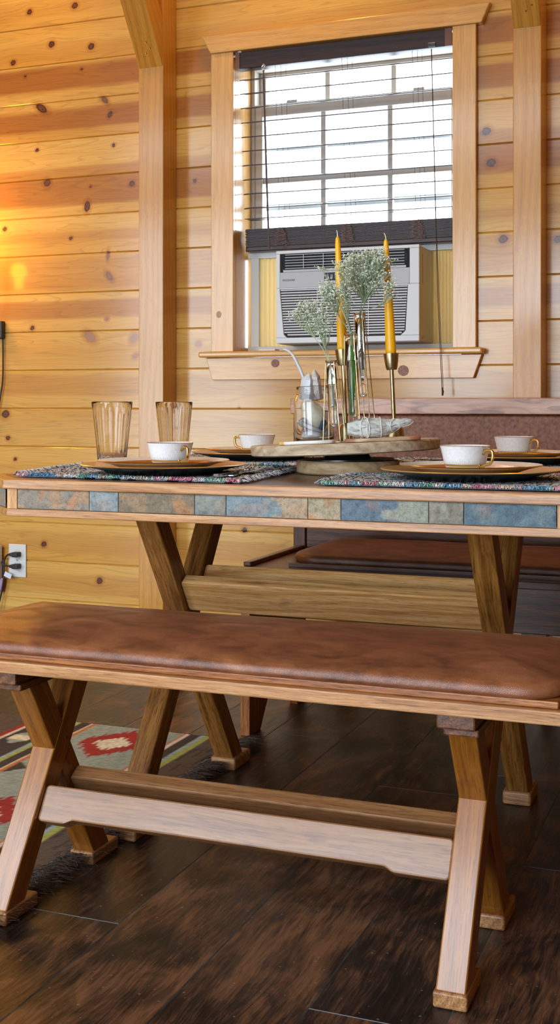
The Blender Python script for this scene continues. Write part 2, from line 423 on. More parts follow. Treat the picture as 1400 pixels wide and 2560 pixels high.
def struct(name, mb, mat, **k):
    o = mb.out(name, mat, **k); o['kind'] = 'structure'; return o
M_PAINT = M_PINE
struct('wall_left', MB().box(XL - .1, XL, YF, YB + .2, 0, ZC), M_PAINT)
struct('wall_right', MB().box(XR, XR + .1, YF, YB + .2, 0, ZC), M_PAINT)
struct('ceiling', MB().box(XL, XR, YF - .1, YB + .2, ZC, ZC + .1), M_PAINT)
struct('added_shade_slab', MB().box(XL, XR, 0.0, YB + .19, 2.66, 2.72), M_PINE)  # unseen slab added to shade the upper back wall from the high window
OPEN = [(-5.1, -3.75, .12, 2.5, 2, 2), (-2.6, -.3, .1, 2.15, 3, 1), (-5.1, -.3, 2.95, 4.15, 4, 1)]     # unseen front wall openings, the second lowered and widened to add frontal light: x0 x1 z0 z1 panes
def wall_front():
    xs = sorted({XL, XR} | {q for o in OPEN for q in o[:2]}); zs = sorted({0, ZC} | {q for o in OPEN for q in o[2:4]}); m = MB()
    for i in range(len(xs) - 1):
        for j in range(len(zs) - 1):
            cx_, cz_ = (xs[i] + xs[i + 1]) / 2, (zs[j] + zs[j + 1]) / 2
            if not any(o[0] < cx_ < o[1] and o[2] < cz_ < o[3] for o in OPEN): m.box(xs[i], xs[i + 1], YF - .1, YF, zs[j], zs[j + 1])
    struct('wall_front', m, M_PAINT)
    for k, (x0, x1, z0, z1, nx, nz_) in enumerate(OPEN):
        w = thing('door_%d' % (k + 1) if k < 2 else 'window_2', None, None, (x0, YF, z0), kind='structure'); f = MB()
        for i in range(nx + 1):
            x = x0 + (x1 - x0) * i / nx; f.box(max(x0, x - .03), min(x1, x + .03), YF - .08, YF - .02, z0, z1)
        for i in range(nz_ + 1):
            z = z0 + (z1 - z0) * i / nz_; f.box(x0 + .03, x1 - .03, YF - .075, YF - .025, max(z0, z - .03), min(z1, z + .03))
        f.out('frame', M_TRIM, w)
wall_front()

# ---- timber posts with a knee brace each
VERT = lambda x, y, z=0: frame((x, y, z), (0, 0, 1), (0, 1, 0))
def post(x0, x1, zb, label):
    t = thing('timber_post', label, 'post', ((x0 + x1) / 2, 3.52, 0))
    MB().box(x0, x1, 3.473, 3.5695, 0, ZC).out('post_shaft', M_FIR, t, VERT((x0 + x1) / 2, 3.52), bevel=.002)
    d = Vector((0, -.574, .819)); k = .60
    poly = [(3.4735, zb), (3.4735, zb + .155), (3.4735 + d.y * k, zb + .155 + d.z * k), (3.4735 + d.y * k - .06, zb + d.z * k + .06), (3.4735 + d.y * k, zb + d.z * k)]
    poly = [(3.4735, zb), (3.4735, zb + .155), (3.4735 + d.y * k, zb + .155 + d.z * k), (3.4735 + d.y * k, zb + d.z * k)]
    b = MB().prism(poly, x0 + .0015, x1 - .0015, 'X').out('knee_brace', M_FIR, t, frame((x0, 3.47, zb), d), bevel=.002)
    n = MB()
    for q, s in ((.05, .02), (.065, .05), (.085, .035)):
        c = Vector((x0 + .03 + s * .6, 3.4735, zb)) + d * q
        T = TR(*c) @ Matrix.Rotation(math.radians(55), 4, 'X')
        n.lathe([(0, .0015), (.003, .001), (.003, -.002)], 8, T)
    n.out('screw_heads', M_STEEL, b)
post(-1.848, -1.759, 1.99, 'square fir post left of the window, with a screwed knee brace at its top')
post(-.632, -.551, 1.982, 'square fir post right of the window, notched below its brace end')

# ------------------------------------------------------------------ window
win = thing('window_1', None, None, (-1.187, 3.56, 1.07), kind='structure')
HX = lambda x, y, z: frame((x, y, z), (1, 0, 0))
def knot_disc(mb, x, y, z, r, s=1.0): mb.lathe([(0, .0005), (r, .0004), (r, -.0004)], 14, TR(x, y, z) @ Matrix.Rotation(PI / 2, 4, 'X') @ Matrix.Diagonal((s, 1, 1, 1)))
c = MB().box(-1.625, -1.546, 3.55, 3.5695, 1.0687, 2.036).out('casing', M_TRIM, win, VERT(-1.58, 3.56, 1.5), bevel=.002)
MB().box(-.828, -.756, 3.55, 3.5695, 1.0687, 2.036).out('casing', M_TRIM, win, VERT(-.79, 3.56, 1.5), bevel=.002)
MB().prism([(-1.656, 2.094), (-.712, 2.094), (-.738, 2.036), (-1.624, 2.036)], 3.542, 3.5695, 'Y').out('head_casing', M_TRIM, win, HX(-1.2, 3.55, 2.06), bevel=.003)
MB().box(-1.656, -.7315, 3.517, 3.72, 1.050, 1.0685).out('sill', M_TRIM, win, HX(-1.2, 3.6, 1.06), bevel=.006, seg=3)
ap = MB().prism([(-1.6425, 1.0495), (-.738, 1.0495), (-.7645, .9775), (-1.621, .9775)], 3.55, 3.5695, 'Y').out('apron', M_TRIM, win, HX(-1.2, 3.56, 1.01), bevel=.002)
MB().box(-1.569, -1.5461, 3.5697, 3.72, 1.0687, 2.06).out('jamb', M_TRIM, win, VERT(-1.55, 3.6, 1.5))
MB().box(-.8279, -.806, 3.5697, 3.72, 1.0687, 2.06).out('jamb', M_TRIM, win, VERT(-.82, 3.6, 1.5))
MB().box(-1.546, -.828, 3.5697, 3.72, 2.0365, 2.06).out('jamb', M_TRIM, win, HX(-1.2, 3.6, 2.05))
M_KNOT = mottled('knot', [lin(70, 38, 22), lin(128, 80, 50), lin(160, 110, 74)], 260, .5, .1)
M_KNOTP = mottled('knot_pale', [lin(120, 86, 70), lin(172, 136, 112), lin(196, 160, 130)], 300, .5, .1)
mk_ = MB(); knot_disc(mk_, -1.597, 3.5494, 1.19, .011, .8); mk_.out('knot', M_KNOTP, c)
mk_ = MB(); knot_disc(mk_, -1.4, 3.5494, 1.0295, .013, 1.1); knot_disc(mk_, -.98, 3.5494, 1.002, .0165, 1.05); mk_.out('knot', M_KNOT, ap)
fr = MB().box(-1.546, -1.533, 3.70, 3.79, 1.0685, 2.0365).box(-.841, -.828, 3.70, 3.79, 1.0685, 2.0365).box(-1.533, -.841, 3.70, 3.79, 2.012, 2.0365).box(-1.533, -.841, 3.64, 3.79, 1.0686, 1.0874)
fr.out('window_frame', M_VINYL, win, bevel=.0015)
def sash(name, x0, x1, z0, z1, y0, y1, st, rb, rt, mz):
    s = MB().box(x0, x0 + st, y0, y1, z0, z1).box(x1 - st, x1, y0, y1, z0, z1).box(x0 + st, x1 - st, y0, y1, z0, z0 + rb).box(x0 + st, x1 - st, y0, y1, z1 - rt, z1).out(name, M_VINYL, win, bevel=.002)
    for x in (-1.295, -1.0685): MB().box(x - .008, x + .008, y0 + .008, y1 - .008, z0 + rb, z1 - rt).out('muntin', M_VINYL, s)
    if mz: MB().box(x0 + st, x1 - st, y0 + .0085, y1 - .0085, mz - .008, mz + .008).out('muntin', M_VINYL, s)
    return s
us = sash('upper_sash', -1.533, -.841, 1.858, 2.012, 3.745, 3.775, .022, .03, .012, None)
ls = sash('lower_sash', -1.533, -.841, 1.3955, 1.896, 3.703, 3.738, .026, .03, .04, 1.642)
t = NT('window_pane')
gl = t.n('BsdfGlossy', i_Roughness=0.0); tr = t.n('BsdfTransparent'); fz = t.math('MULTIPLY_ADD', t.math('POWER', t.n('LayerWeight', i_Blend=.5).outputs[1], 5.0), .8, .03)
mx = t.n('MixShader', i_0=fz, i_1=tr.outputs[0], i_2=gl.outputs[0]); t.l(mx.outputs[0], t.t.nodes['Material Output'].inputs[0])
M_PANE = t.m
MB().box(-1.511, -.863, 3.758, 3.760, 1.888, 2.0).out('pane', M_PANE, us)
MB().box(-1.507, -.867, 3.719, 3.721, 1.4255, 1.856).out('pane', M_PANE, ls)
MB().box(-1.42, -1.385, 3.705, 3.73, 1.896, 1.904).box(-.99, -.955, 3.705, 3.73, 1.896, 1.904).out('sash_lock', M_VINYL, ls)
sc_ = MB()
for z, h in ((1.762, .012), (1.566, .020)): sc_.box(-1.533, -.841, 3.781, 3.788, z - h / 2, z + h / 2)  # two light grey bars just outside the panes
sc_.out('outer_bar', plain('outer_bar_grey', lin(176, 188, 194), .5), win)
# ---- wooden blind
bl = thing('window_blind', 'dark brown slatted wooden blind half raised in the window', 'blind', (-1.187, 3.59, 2.03))
hr = MB().box(-1.541, -.831, 3.560, 3.563, 1.982, 2.033).box(-1.541, -.831, 3.60, 3.603, 1.99, 2.033).box(-1.541, -.831, 3.563, 3.60, 1.982, 1.9845).out('headrail', M_MAHOG, bl, bevel=.001)
M_CAP = plain('brown_end_cap', lin(104, 62, 40), .4)
MB().box(-.8525, -.8305, 3.557, 3.5598, 1.981, 2.034).out('end_cap', M_CAP, bl); MB().box(-1.5415, -1.527, 3.557, 3.5598, 1.981, 2.034).out('end_cap', M_CAP, bl)
TAN10 = math.tan(math.radians(10))
def slat(x0, x1, yc, z, tilt, w=.05):
    V = []; n = 8
    for i in range(n + 1):
        s = -1 + 2 * i / n; y = yc + s * w / 2; dz = s * w / 2 * math.tan(tilt) + .0015 * (1 - s * s)
        for x in (x0, x1): V += [(x, y, z + dz), (x, y, z + dz - .0026)]
    F = []
    for i in range(n):
        a = i * 4; F += [(a, a + 2, a + 6, a + 4), (a + 1, a + 5, a + 7, a + 3), (a, a + 4, a + 5, a + 1), (a + 2, a + 3, a + 7, a + 6)]
    F += [(0, 1, 3, 2), (n * 4, n * 4 + 2, n * 4 + 3, n * 4 + 1)]
    return mk('slat', V, F, M_MAHOG, bl, smooth=False)
for z in (1.956, 1.912, 1.866, 1.820, 1.774, 1.729, 1.683, 1.637, 1.591, 1.545):
    slat(-1.536, -.834, 3.604 + (1.956 - z) * .09, z, math.radians(12.8))
slat(-1.533, -.835, 3.64, 1.507, math.radians(2))
for i in range(17): slat(-1.529 + .003 * random.random(), -.836 - .003 * random.random(), 3.632 + .003 * random.random(), 1.4155 + i * .0034, math.radians(.3))
MB().box(-1.527, -.8365, 3.606, 3.656, 1.3965, 1.4125).out('bottom_rail', M_MAHOG, bl, bevel=.003)
LX = (-1.405, -1.18, -.953)
for q, x in enumerate(LX):
    c = MB()
    for dx, y in ((-.006, 3.576), (.004, 3.60), (.012, 3.625)): c.tube([(x + dx, y, 1.985), (x + dx + .004, y + .028, 1.47)], .0006, 5)
    c.out('ladder_cord', M_LCORD, bl)
    pts = []; rs = random.Random(q + 3)
    for i in range(90):
        s = i / 89; z = 1.472 - s * .062; w = .012 + .012 * s
        pts.append((x + math.sin(i * .95 + q) * w + .006 * s + .004 * rs.uniform(-1, 1), 3.603 - .003 - .002 * math.sin(i * .6), z + .006 * math.cos(i * .95 + q)))
    sm = []
    for i in range(len(pts) - 1):
        p, n_ = Vector(pts[i]), Vector(pts[i + 1])
        sm += [p, p.lerp(n_, .5)]
    MB().tube(sm, .0006, 5).out('slack_cord', plain('slack_cord_grey', lin(132, 104, 98), .7) if q == 0 else bpy.data.materials['slack_cord_grey'], bl)
w = MB().tube([(-1.4418, 3.553, 1.966), (-1.44, 3.55, 1.945), (-1.431, 3.548, 1.68), (-1.42, 3.546, 1.394)], [.002, .0034, .0034, .0034], 8)
w.out('tilt_wand', mottled('wand_wood', [lin(60, 50, 52), lin(92, 76, 72)], 12, .4, .05), bl)
MB().tube([(-1.4405, 3.557, 1.985), (-1.445, 3.552, 1.976), (-1.4415, 3.553, 1.964)], .004, 8).out('wand_hook', M_GLASS, bl)
pc = [(-.8935, 3.553, 1.975), (-.888, 3.55, 1.8), (-.8765, 3.535, 1.5), (-.8625, 3.512, 1.2), (-.851, 3.500, 1.02), (-.8475, 3.500, .945)]
pcm = MB().tube(pc, .0011, 6).tube([Vector(p) + Vector((.0035, .001, 0)) * (1 if i > 2 else .3) for i, p in enumerate(pc)], .0009, 6).tube([(-.8475, 3.5, .95), (-.845, 3.5, .938), (-.846, 3.5, .925)], [.0015, .0035, .0025], 8)
pcm.out('pull_cord', M_CORD, bl)
MB().box(-.905, -.882, 3.5555, 3.5595, 1.983, 1.996).out('cord_lock', M_GLASS, bl)

# ------------------------------------------------------------------ window air conditioner
AX0, AX1, AZ0, AZ1, AY = -1.378, -.917, 1.0875, 1.379, 3.50
ac = thing('air_conditioner', 'white window air conditioner with slatted grille under the raised blind', 'air conditioner', ((AX0 + AX1) / 2, 3.6, AZ0))
MB().box(AX0 + .002, AX1 - .001, AY + .016, 3.90, AZ0, AZ1 - .001).out('casing', M_ACW, ac, bevel=.004)
D = lambda d: AZ1 - d
fp = MB()
# frame of the front panel round the two openings
fp.box(AX0, AX1, AY, AY + .016, D(.010), D(0)).box(AX0, AX0 + .013, AY, AY + .016, D(.117), D(.010)).box(AX0 + .431, AX1, AY, AY + .016, D(.117), D(.010))
fp.box(AX0, AX1, AY, AY + .016, AZ0 + .002, D(.272))
fp.prism([(AX0, D(.117)), (AX0 + .012, D(.117)), (AX0 + .026, D(.262)), (AX0 + .036, D(.272)), (AX0, D(.272))], AY, AY + .016, 'Y')
fp.prism([(AX1, D(.117)), (AX0 + .426, D(.117)), (AX0 + .418, D(.258)), (AX0 + .402, D(.272)), (AX1, D(.272))], AY, AY + .016, 'Y')
fp.out('front_panel', M_ACW, ac, bevel=.002)
MB().box(AX0 + .013, AX0 + .431, AY + .0004, AY + .016, D(.1165), D(.068)).out('control_strip', M_ACG, ac, bevel=.001)
MB().box(AX0 + .010, AX0 + .434, AY + .012, AY + .0155, D(.272), D(.0102)).out('inner_panel', M_ACD, ac)
v = MB()
for i in range(6): v.box(AX0 + .03, AX0 + .415, AY + .001, AY + .007, D(.0145 + i * .0085), D(.0125 + i * .0085))
for x in (.09, .155, .22, .285, .345): v.box(AX0 + x, AX0 + x + .002, AY + .0015, AY + .008, D(.058), D(.0125))
v.box(AX0 + .024, AX0 + .42, AY + .0005, AY + .0105, D(.0675), D(.0605))
v.out('vent_louvre', M_ACG, ac)
for s, x in ((1, .0225), (-1, .4215)):
    v = MB()
    v.tube([(AX0 + x + s * .006, AY + .002, D(.012)), (AX0 + x - s * .002, AY + .001, D(.025)), (AX0 + x - s * .003, AY + .001, D(.045)), (AX0 + x + s * .006, AY + .002, D(.060))], .0016, 6)
    v.out('vent_rim', M_ACD, ac)
g = MB(); NG = 18
for i in range(NG):
    d = .1245 + i * .0082; ins = .014 * (i / NG) + (.01 if i == NG - 1 else 0)
    T = TR(0, AY + .004, D(d)) @ Matrix.Rotation(math.radians(-10), 4, 'X')
    g.box(AX0 + .014 + ins, AX0 + .424 - ins * .8, -.001, .0085, -.0010, .0028, T=T)
for x in (.135, .30): g.box(AX0 + x, AX0 + x + .002, AY + .0035, AY + .010, D(.268), D(.119))
g.box(AX0 + .012, AX0 + .426, AY + .0006, AY + .006, D(.1205), D(.1168))
g.out('grille', M_ACG if False else plain('ac_grille', lin(196, 198, 202), .45), ac)
MB().box(AX0 + .160, AX0 + .212, AY - .0006, AY + .002, D(.0985), D(.074)).out('display', plain('display_black', lin(34, 40, 52), .15), ac)
mk_ = MB()
for i in range(3): mk_.box(AX0 + .166 + i * .014, AX0 + .174 + i * .014, AY - .001, AY - .0007, D(.093), D(.080))
mk_.box(AX0 + .140, AX0 + .152, AY + .0001, AY + .0008, D(.1075), D(.1062)).box(AX0 + .1445, AX0 + .1475, AY + .0001, AY + .0008, D(.1015), D(.0985))
mk_.out('display_marks', plain('marks_grey', lin(108, 116, 128), .5), ac)
def text(body, size, M, mat, parent, name):
    cu = bpy.data.curves.new('tmp', 'FONT'); cu.body = body; cu.size = size; cu.extrude = .0003; cu.space_character = 1.12
    cu.materials.append(mat)
    o = bpy.data.objects.new('tmp', cu); COL.objects.link(o)
    dg = bpy.context.evaluated_depsgraph_get(); me = bpy.data.meshes.new_from_object(o.evaluated_get(dg))
    bpy.data.objects.remove(o)
    q = bpy.data.objects.new(name, me); me.materials.clear(); me.materials.append(mat)
    return put(q, parent, M)
text('FRIGIDAIRE', .0088, TR(AX0 + .0215, AY - .0003, D(.0955)) @ Matrix.Rotation(PI / 2, 4, 'X') @ Matrix.Diagonal((.84, 1, 1, 1)), plain('lettering_grey', lin(62, 64, 70), .5), ac, 'brand_lettering')
lb = MB().box(AX1 - .0009, AX1 - .0002, 3.535, 3.545, D(.115), D(.022), 0)
for i in range(22): lb.box(AX1 - .0002, AX1 + .0001, 3.5362, 3.5438, D(.113 - i * .0041), D(.1108 - i * .0041) + .0004 * (i % 3), 1)
lb.out('side_label', [M_WHITEPL, plain('label_print', lin(120, 110, 96), .6)], ac)
MB().lathe([(0, .001), (.004, .0008), (.004, -.001)], 10, TR(AX1 - .0005, 3.545, AZ0 + .014) @ Matrix.Rotation(PI / 2, 4, 'Y')).out('casing_screw', M_BRASS, ac)
t = NT('accordion_cream'); tl = t.n('BsdfTranslucent', i_Color=lin(242, 224, 176)); df = t.n('BsdfDiffuse', i_Color=lin(232, 216, 170))
mx = t.n('MixShader', i_0=.22, i_1=df.outputs[0], i_2=tl.outputs[0]); t.l(mx.outputs[0], t.t.nodes['Material Output'].inputs[0])
def accordion(x0, x1, n):
    V = []; F = []
    for i in range(2 * n + 1):
        x = x0 + (x1 - x0) * i / (2 * n); y = 3.672 + (.006 if i % 2 else -.002)
        V += [(x, y, AZ0), (x, y, 1.388), (x, y + .0012, AZ0), (x, y + .0012, 1.388)]
    for i in range(2 * n):
        a = 4 * i; F += [(a, a + 4, a + 5, a + 1), (a + 2, a + 3, a + 7, a + 6), (a + 1, a + 5, a + 7, a + 3), (a, a + 2, a + 6, a + 4)]
    mk('side_curtain', V, F, t.m, ac)
accordion(-1.502, AX0 + .003, 8); accordion(AX1 - .002, -.832, 8)
MB().box(-1.53, -1.502, 3.66, 3.69, AZ0, 1.388).out('curtain_frame', M_WHITEPL, ac)
MB().box(AX0 - .16, AX1 + .08, 3.655, 3.695, 1.3795, 1.3955).out('top_channel', M_ACW, ac)
tag(MB().box(-1.452, -1.395, 3.535, 3.575, 1.0687, 1.0745).out('sill_clip', M_WHITEPL, bevel=.002), 'small flat white plastic piece lying on the window sill', 'clip')

# ------------------------------------------------------------------ dining table
tb = thing('dining_table', 'oak dining table with clipped corners and a slate tile apron', 'table', (-.797, 2.51, 0))
TX0, TX1, TY0, TY1, CL = -1.4545, -.1395, 1.957, 3.063, .1185
def octo(ins):
    x0, x1, y0, y1 = TX0 + ins, TX1 - ins, TY0 + ins, TY1 - ins; c = CL - ins * .586 if ins else CL
    c = CL - ins * (2 - math.sqrt(2)) if ins else CL
    return [(x0 + c, y0), (x1 - c, y0), (x1, y0 + c), (x1, y1 - c), (x1 - c, y1), (x0 + c, y1), (x0, y1 - c), (x0, y0 + c)]
def ring(o, i, z0, z1):
    m = MB(); n = 8
    V = [(x, y, z0) for x, y in o] + [(x, y, z1) for x, y in o] + [(x, y, z0) for x, y in i] + [(x, y, z1) for x, y in i]
    F = []
    for k in range(n):
        l = (k + 1) % n
        F += [(k, l, n + l, n + k), (2 * n + k, 3 * n + k, 3 * n + l, 2 * n + l), (n + k, n + l, 3 * n + l, 3 * n + k), (k, 2 * n + k, 2 * n + l, l)]
    return m.add(V, F)
ring(octo(0), octo(.035), .737, .755).out('edge_band', M_OAKLT, tb, HX(-.8, 2.5, .745), bevel=.0025)
MB().prism(octo(.0352), .738, .7545, 'Z').out('tabletop', M_TOPDK, tb, HX(-.8, 2.5, .745))
ring(octo(.013), octo(.045), .699, .7368).out('apron', M_OAKDK, tb, HX(-.8, 2.5, .72))
ring(octo(.008), octo(.045), .684, .6988).out('apron_trim', M_OAKLT, tb, HX(-.8, 2.5, .69), bevel=.002)
oc = octo(.0085)
M_CORN = None
for (xa, xb) in ((-1.3305, -1.3085), (-.286, -.264)): M_CORN = M_CORN or wood('corner_oak', lin(150, 92, 44), lin(196, 140, 78), lin(214, 164, 100), fine=90, rough=.4, coat=.2); [MB().box(xa, xb, ya, ya + .005, .699, .7368).out('corner_block', M_CORN, tb, VERT(xa, ya, .7)) for ya in (TY0 + .0075, TY1 - .0125)]
t = NT('slate_tile'); c = t.coord(False); a = t.n('Attribute', attribute_name='col').outputs['Color']
q = t.noise(c, 150, 6, .7, .8); h = t.noise(c, 480, 4, .65)
a = t.mix(.8, a, t.ramp(q, [(.36, (.55, .55, .56, 1)), (.5, (1, 1, 1, 1)), (.66, (1.0, .95, .86, 1))]), 'MULTIPLY')
a = t.mix(.6, a, t.ramp(h, [(.36, (.6, .6, .6, 1)), (.55, (1, 1, 1, 1))]), 'MULTIPLY')
t.set(Base_Color=a, Roughness=.55, Normal=t.bump(t.math('ADD', q, t.math('MULTIPLY', h, .6)), .7, .003)); M_SLATE = t.m
edges = [-1.3073, -1.1494, -1.0876, -.9316, -.8694, -.7138, -.6532, -.4984, -.4388, -.2871]
TC = [((124, 120, 112), (146, 124, 102)), ((124, 138, 144), (114, 128, 138)), ((112, 104, 88), (130, 112, 92)), ((110, 120, 122), (120, 126, 122)), ((110, 128, 138), (152, 138, 120)), ((144, 138, 118), (158, 146, 124)), ((86, 106, 122), (130, 138, 130)), ((122, 124, 116), (114, 114, 108)), ((78, 100, 116), (94, 114, 124))]
tl_ = MB()
def tile(x0, x1, z0, z1, P, ca, cb_, split, seed, th):
    nx, nzv = 44, 12; V = []; C = []; F = []
    for i in range(nx + 1):
        for j in range(nzv + 1):
            x = x0 + (x1 - x0) * i / nx; z = z0 + (z1 - z0) * j / nzv
            e = 1 if 0 < i < nx and 0 < j < nzv else 0
            h = th * (.86 + .14 * e) + .0009 * e * nz(x * 60, z * 60, seed) + .0006 * e * nz(x * 150, z * 150, seed)
            V.append(P(x, h, z))
            if split: w_ = sstep(.60, .635, i / nx + .22 * nz(x * 30, z * 40, seed))
            else: w_ = sstep(-.05, .2, nz(x * 34, z * 34, seed))
            k = 1 + .28 * nz(x * 90, z * 90, seed + 4) + .12 * nz(x * 260, z * 260, seed)
            rust = sstep(.18, .4, nz(x * 26 + 9, z * 26, seed + 2)) * (.55 if seed in (0, 2, 5) else .2)
            c = [(a + (b - a) * w_) for a, b in zip(lin(*ca), lin(*cb_))][:3]
            r_ = lin(158, 112, 74)
            C.append(tuple((c[q] + (r_[q] - c[q]) * rust) * k * (1.6, 1.52, 1.40)[q] for q in range(3)))
    for i in range(nx):
        for j in range(nzv):
            a = i * (nzv + 1) + j; F.append((a, a + nzv + 1, a + nzv + 2, a + 1))
    n0 = len(V)                            # sides
    for (x, z) in ((x0, z0), (x1, z0), (x1, z1), (x0, z1)): V.append(P(x, -.002, z)); C.append((.2, .2, .2))
    tl_.add(V, F, 0, C)
for i in range(9):
    tile(edges[i] + .0006, edges[i + 1] - .0006, .7002, .7362, lambda x, h, z: (x, TY0 + .013 - h, z), TC[i][0], TC[i][1], i in (4, 6), i, .0065)
    tile(edges[i] + .0006, edges[i + 1] - .0006, .7002, .7362, lambda x, h, z: (-1.594 - x, TY1 - .013 + h, z), TC[(i + 4) % 9][0], TC[(i + 4) % 9][1], False, i + 20, .0065)
o13 = octo(.013)
for q, (a, b) in enumerate(((7, 0), (1, 2), (2, 3), (3, 4), (5, 6), (6, 7))):
    A, B = Vector(o13[a]), Vector(o13[b]); d = (B - A); L = d.length; d.normalize(); nrm = Vector((d.y, -d.x))
    k = max(1, round(L / .14))
    for i in range(k):
        tile(.004 + (L - .008) * i / k, .004 + (L - .008) * (i + 1) / k - .001, .7002, .7362, lambda x, h, z: (A.x + d.x * x + nrm.x * h, A.y + d.y * x + nrm.y * h, z), TC[(q * 3 + i) % 9][0], TC[(q + i * 2 + 1) % 9][1], False, 40 + q * 9 + i, .006)
tl_.out('slate_tile', M_SLATE, tb, auto=30)
def xleg(parent, name, x0, x1, yb, yt, zb, zt, w, mat, bevel=.0025):
    """sloping leg in a plane x = const, cut level top and bottom"""
    poly = [(yb, zb), (yb + w, zb), (yt + w, zt), (yt, zt)]
    return MB().prism(poly, x0, x1, 'X').out(name, mat, parent, frame(((x0 + x1) / 2, (yb + yt + w) / 2, (zb + zt) / 2), (0, yt - yb, zt - zb), (1, 0, 0)), bevel=bevel)
M_TLEG = wood('oak_table_leg', lin(92, 54, 18), lin(150, 98, 40), lin(180, 128, 64), fine=55, along=2.6, rough=.42, coat=.4, bump=.1, spots=.5)
for x0, x1 in ((-1.228, -1.178), (-.507, -.457)):
    xleg(tb, 'leg', x0, x1, 2.704, 2.2645, .03, .69, .06, M_TLEG)
    xleg(tb, 'leg', x0 + .0006, x1 - .0006, 2.193, 2.641, .03, .69, .06, M_TLEG)
    for a, b in ((2.183, 2.29), (2.697, 2.80)):
        MB().box(x0 - .008, x1 + .008 if x0 < -1 else x1 + .006, a, b, 0.0, .031).out('foot', wood('oak_foot', lin(120, 78, 44), lin(172, 124, 78), lin(196, 152, 104), fine=70, rough=.4, coat=.2) if 'oak_foot' not in bpy.data.materials else bpy.data.materials['oak_foot'], tb, HX((x0 + x1) / 2, (a + b) / 2, .015), bevel=.006, seg=3)
    MB().box(x0 - .004, x1 + .004, 2.12, 2.90, .6895, .7375).out('cleat', M_OAKDK, tb, frame((x0, 2.5, .71), (0, 1, 0)))
def plank(parent, name, x0, x1, top, bot, inn, th, mat, arch=0, a0=.05, a1=.09, rc=.008):
    """board between two leg frames; front face from top to bot (y,z), thickness th along inn"""
    T = Vector((0, *top)); Bv = Vector((0, *bot)); dn = (Bv - T); W = dn.length; dn.normalize(); inn = Vector((0, *inn)).normalized()
    out = []
    def arc(cx, cs, s0):
        for k in range(5):
            t_ = s0 + PI / 2 * k / 4; out.append((cx + rc * math.cos(t_), cs + rc * math.sin(t_)))
    arc(x0 + rc, rc, PI); arc(x1 - rc, rc, 1.5 * PI); arc(x1 - rc, W - rc, 0)
    if arch:
        for k in range(7): q = k / 6; out.append((x1 - a1 + .0 - q * .022, W - arch * sstep(0, 1, q)))
        for k in range(7): q = k / 6; out.append((x0 + a0 + .022 - q * .022, W - arch * sstep(0, 1, 1 - q)))
    arc(x0 + rc, W - rc, PI / 2)
    n = len(out); V = []
    for k in (0, 1):
        for (x, s) in out: V.append(Vector((x, 0, 0)) + T + dn * s + inn * (th * k))
    F = [tuple(range(n)), tuple(reversed(range(n, 2 * n)))] + [(i, i + n, (i + 1) % n + n, (i + 1) % n) for i in range(n)]
    return mk(name, V, F, mat, parent, frame(((x0 + x1) / 2, *top), (1, 0, 0), dn), bevel=.003, seg=2)
M_TSTR = wood('oak_stretcher', lin(176, 120, 62), lin(228, 172, 106), lin(242, 198, 138), fine=60, along=2.2, rough=.42, coat=.3, bump=.14, spots=.5, pore=.5)
plank(tb, 'stretcher', -1.1778, -.5072, (2.409, .504), (2.455, .433), (.848, .53), .026, M_TSTR)
plank(tb, 'stretcher', -1.1778, -.5072, (2.545, .527), (2.500, .456), (.848, -.53), .026, M_TSTR)

# ------------------------------------------------------------------ cushions
def cushion(name, x0, x1, y0, y1, z0, side, crown, R, mat, parent, n=18, roll=.014, M=None):
    hx, hy = (x1 - x0) / 2, (y1 - y0) / 2; cx, cy = (x0 + x1) / 2, (y0 + y1) / 2
    def outline(ins):
        r = max(R - ins, .004); ax, ay = hx - ins - r, hy - ins - r; o = []
        for (sx, sy, a0) in ((1, 1, 0), (-1, 1, PI / 2), (-1, -1, PI), (1, -1, 1.5 * PI)):
            for k in range(7):
                t_ = a0 + PI / 2 * k / 6; o.append((sx * max(ax, 0) + r * math.cos(t_), sy * max(ay, 0) + r * math.sin(t_)))
            # points along the straight side
            nx_, ny_ = {(1, 1): (-1, 1), (-1, 1): (-1, -1), (-1, -1): (1, -1), (1, -1): (1, 1)}[(sx, sy)]
            p = o[-1]; t_ = a0 + PI / 2
            q = (nx_ * max(ax, 0) + r * math.cos(t_), ny_ * max(ay, 0) + r * math.sin(t_))
            for k in range(1, 12): o.append((p[0] + (q[0] - p[0]) * k / 12, p[1] + (q[1] - p[1]) * k / 12))
        return o
    rings = [(.005, z0), (.001, z0 + .003), (0, z0 + .006)]
    for k in range(7):
        t_ = PI / 2 * k / 6; rings.append((roll * (1 - math.cos(t_)), z0 + side - roll + roll * math.sin(t_)))
    for k in range(1, 13):
        s = k / 12; rings.append((roll + (hy - roll - .004) * s, z0 + side + crown * (1 - (1 - s) ** 2.4)))
    V = []; F = []
    for ins, z in rings:
        for x, y in outline(ins):
            w_ = .0016 * nz(x * 9, y * 14, z0 * 7) if z > z0 + side * .8 else 0
            V.append((cx + x, cy + y, z + w_))
    m = len(outline(0))
    for i in range(len(rings) - 1):
        for j in range(m): F.append((i * m + j, i * m + (j + 1) % m, (i + 1) * m + (j + 1) % m, (i + 1) * m + j))
    F.append(tuple(reversed(range(m))))
    k = (len(rings) - 1) * m                # close the ridge: the last ring is a thin loop, joined across
    F.append(tuple(range(k, k + m)))
    if M is None: M = TR(cx, cy, z0)
    return mk(name, V, F, mat, parent, M, smooth=True)

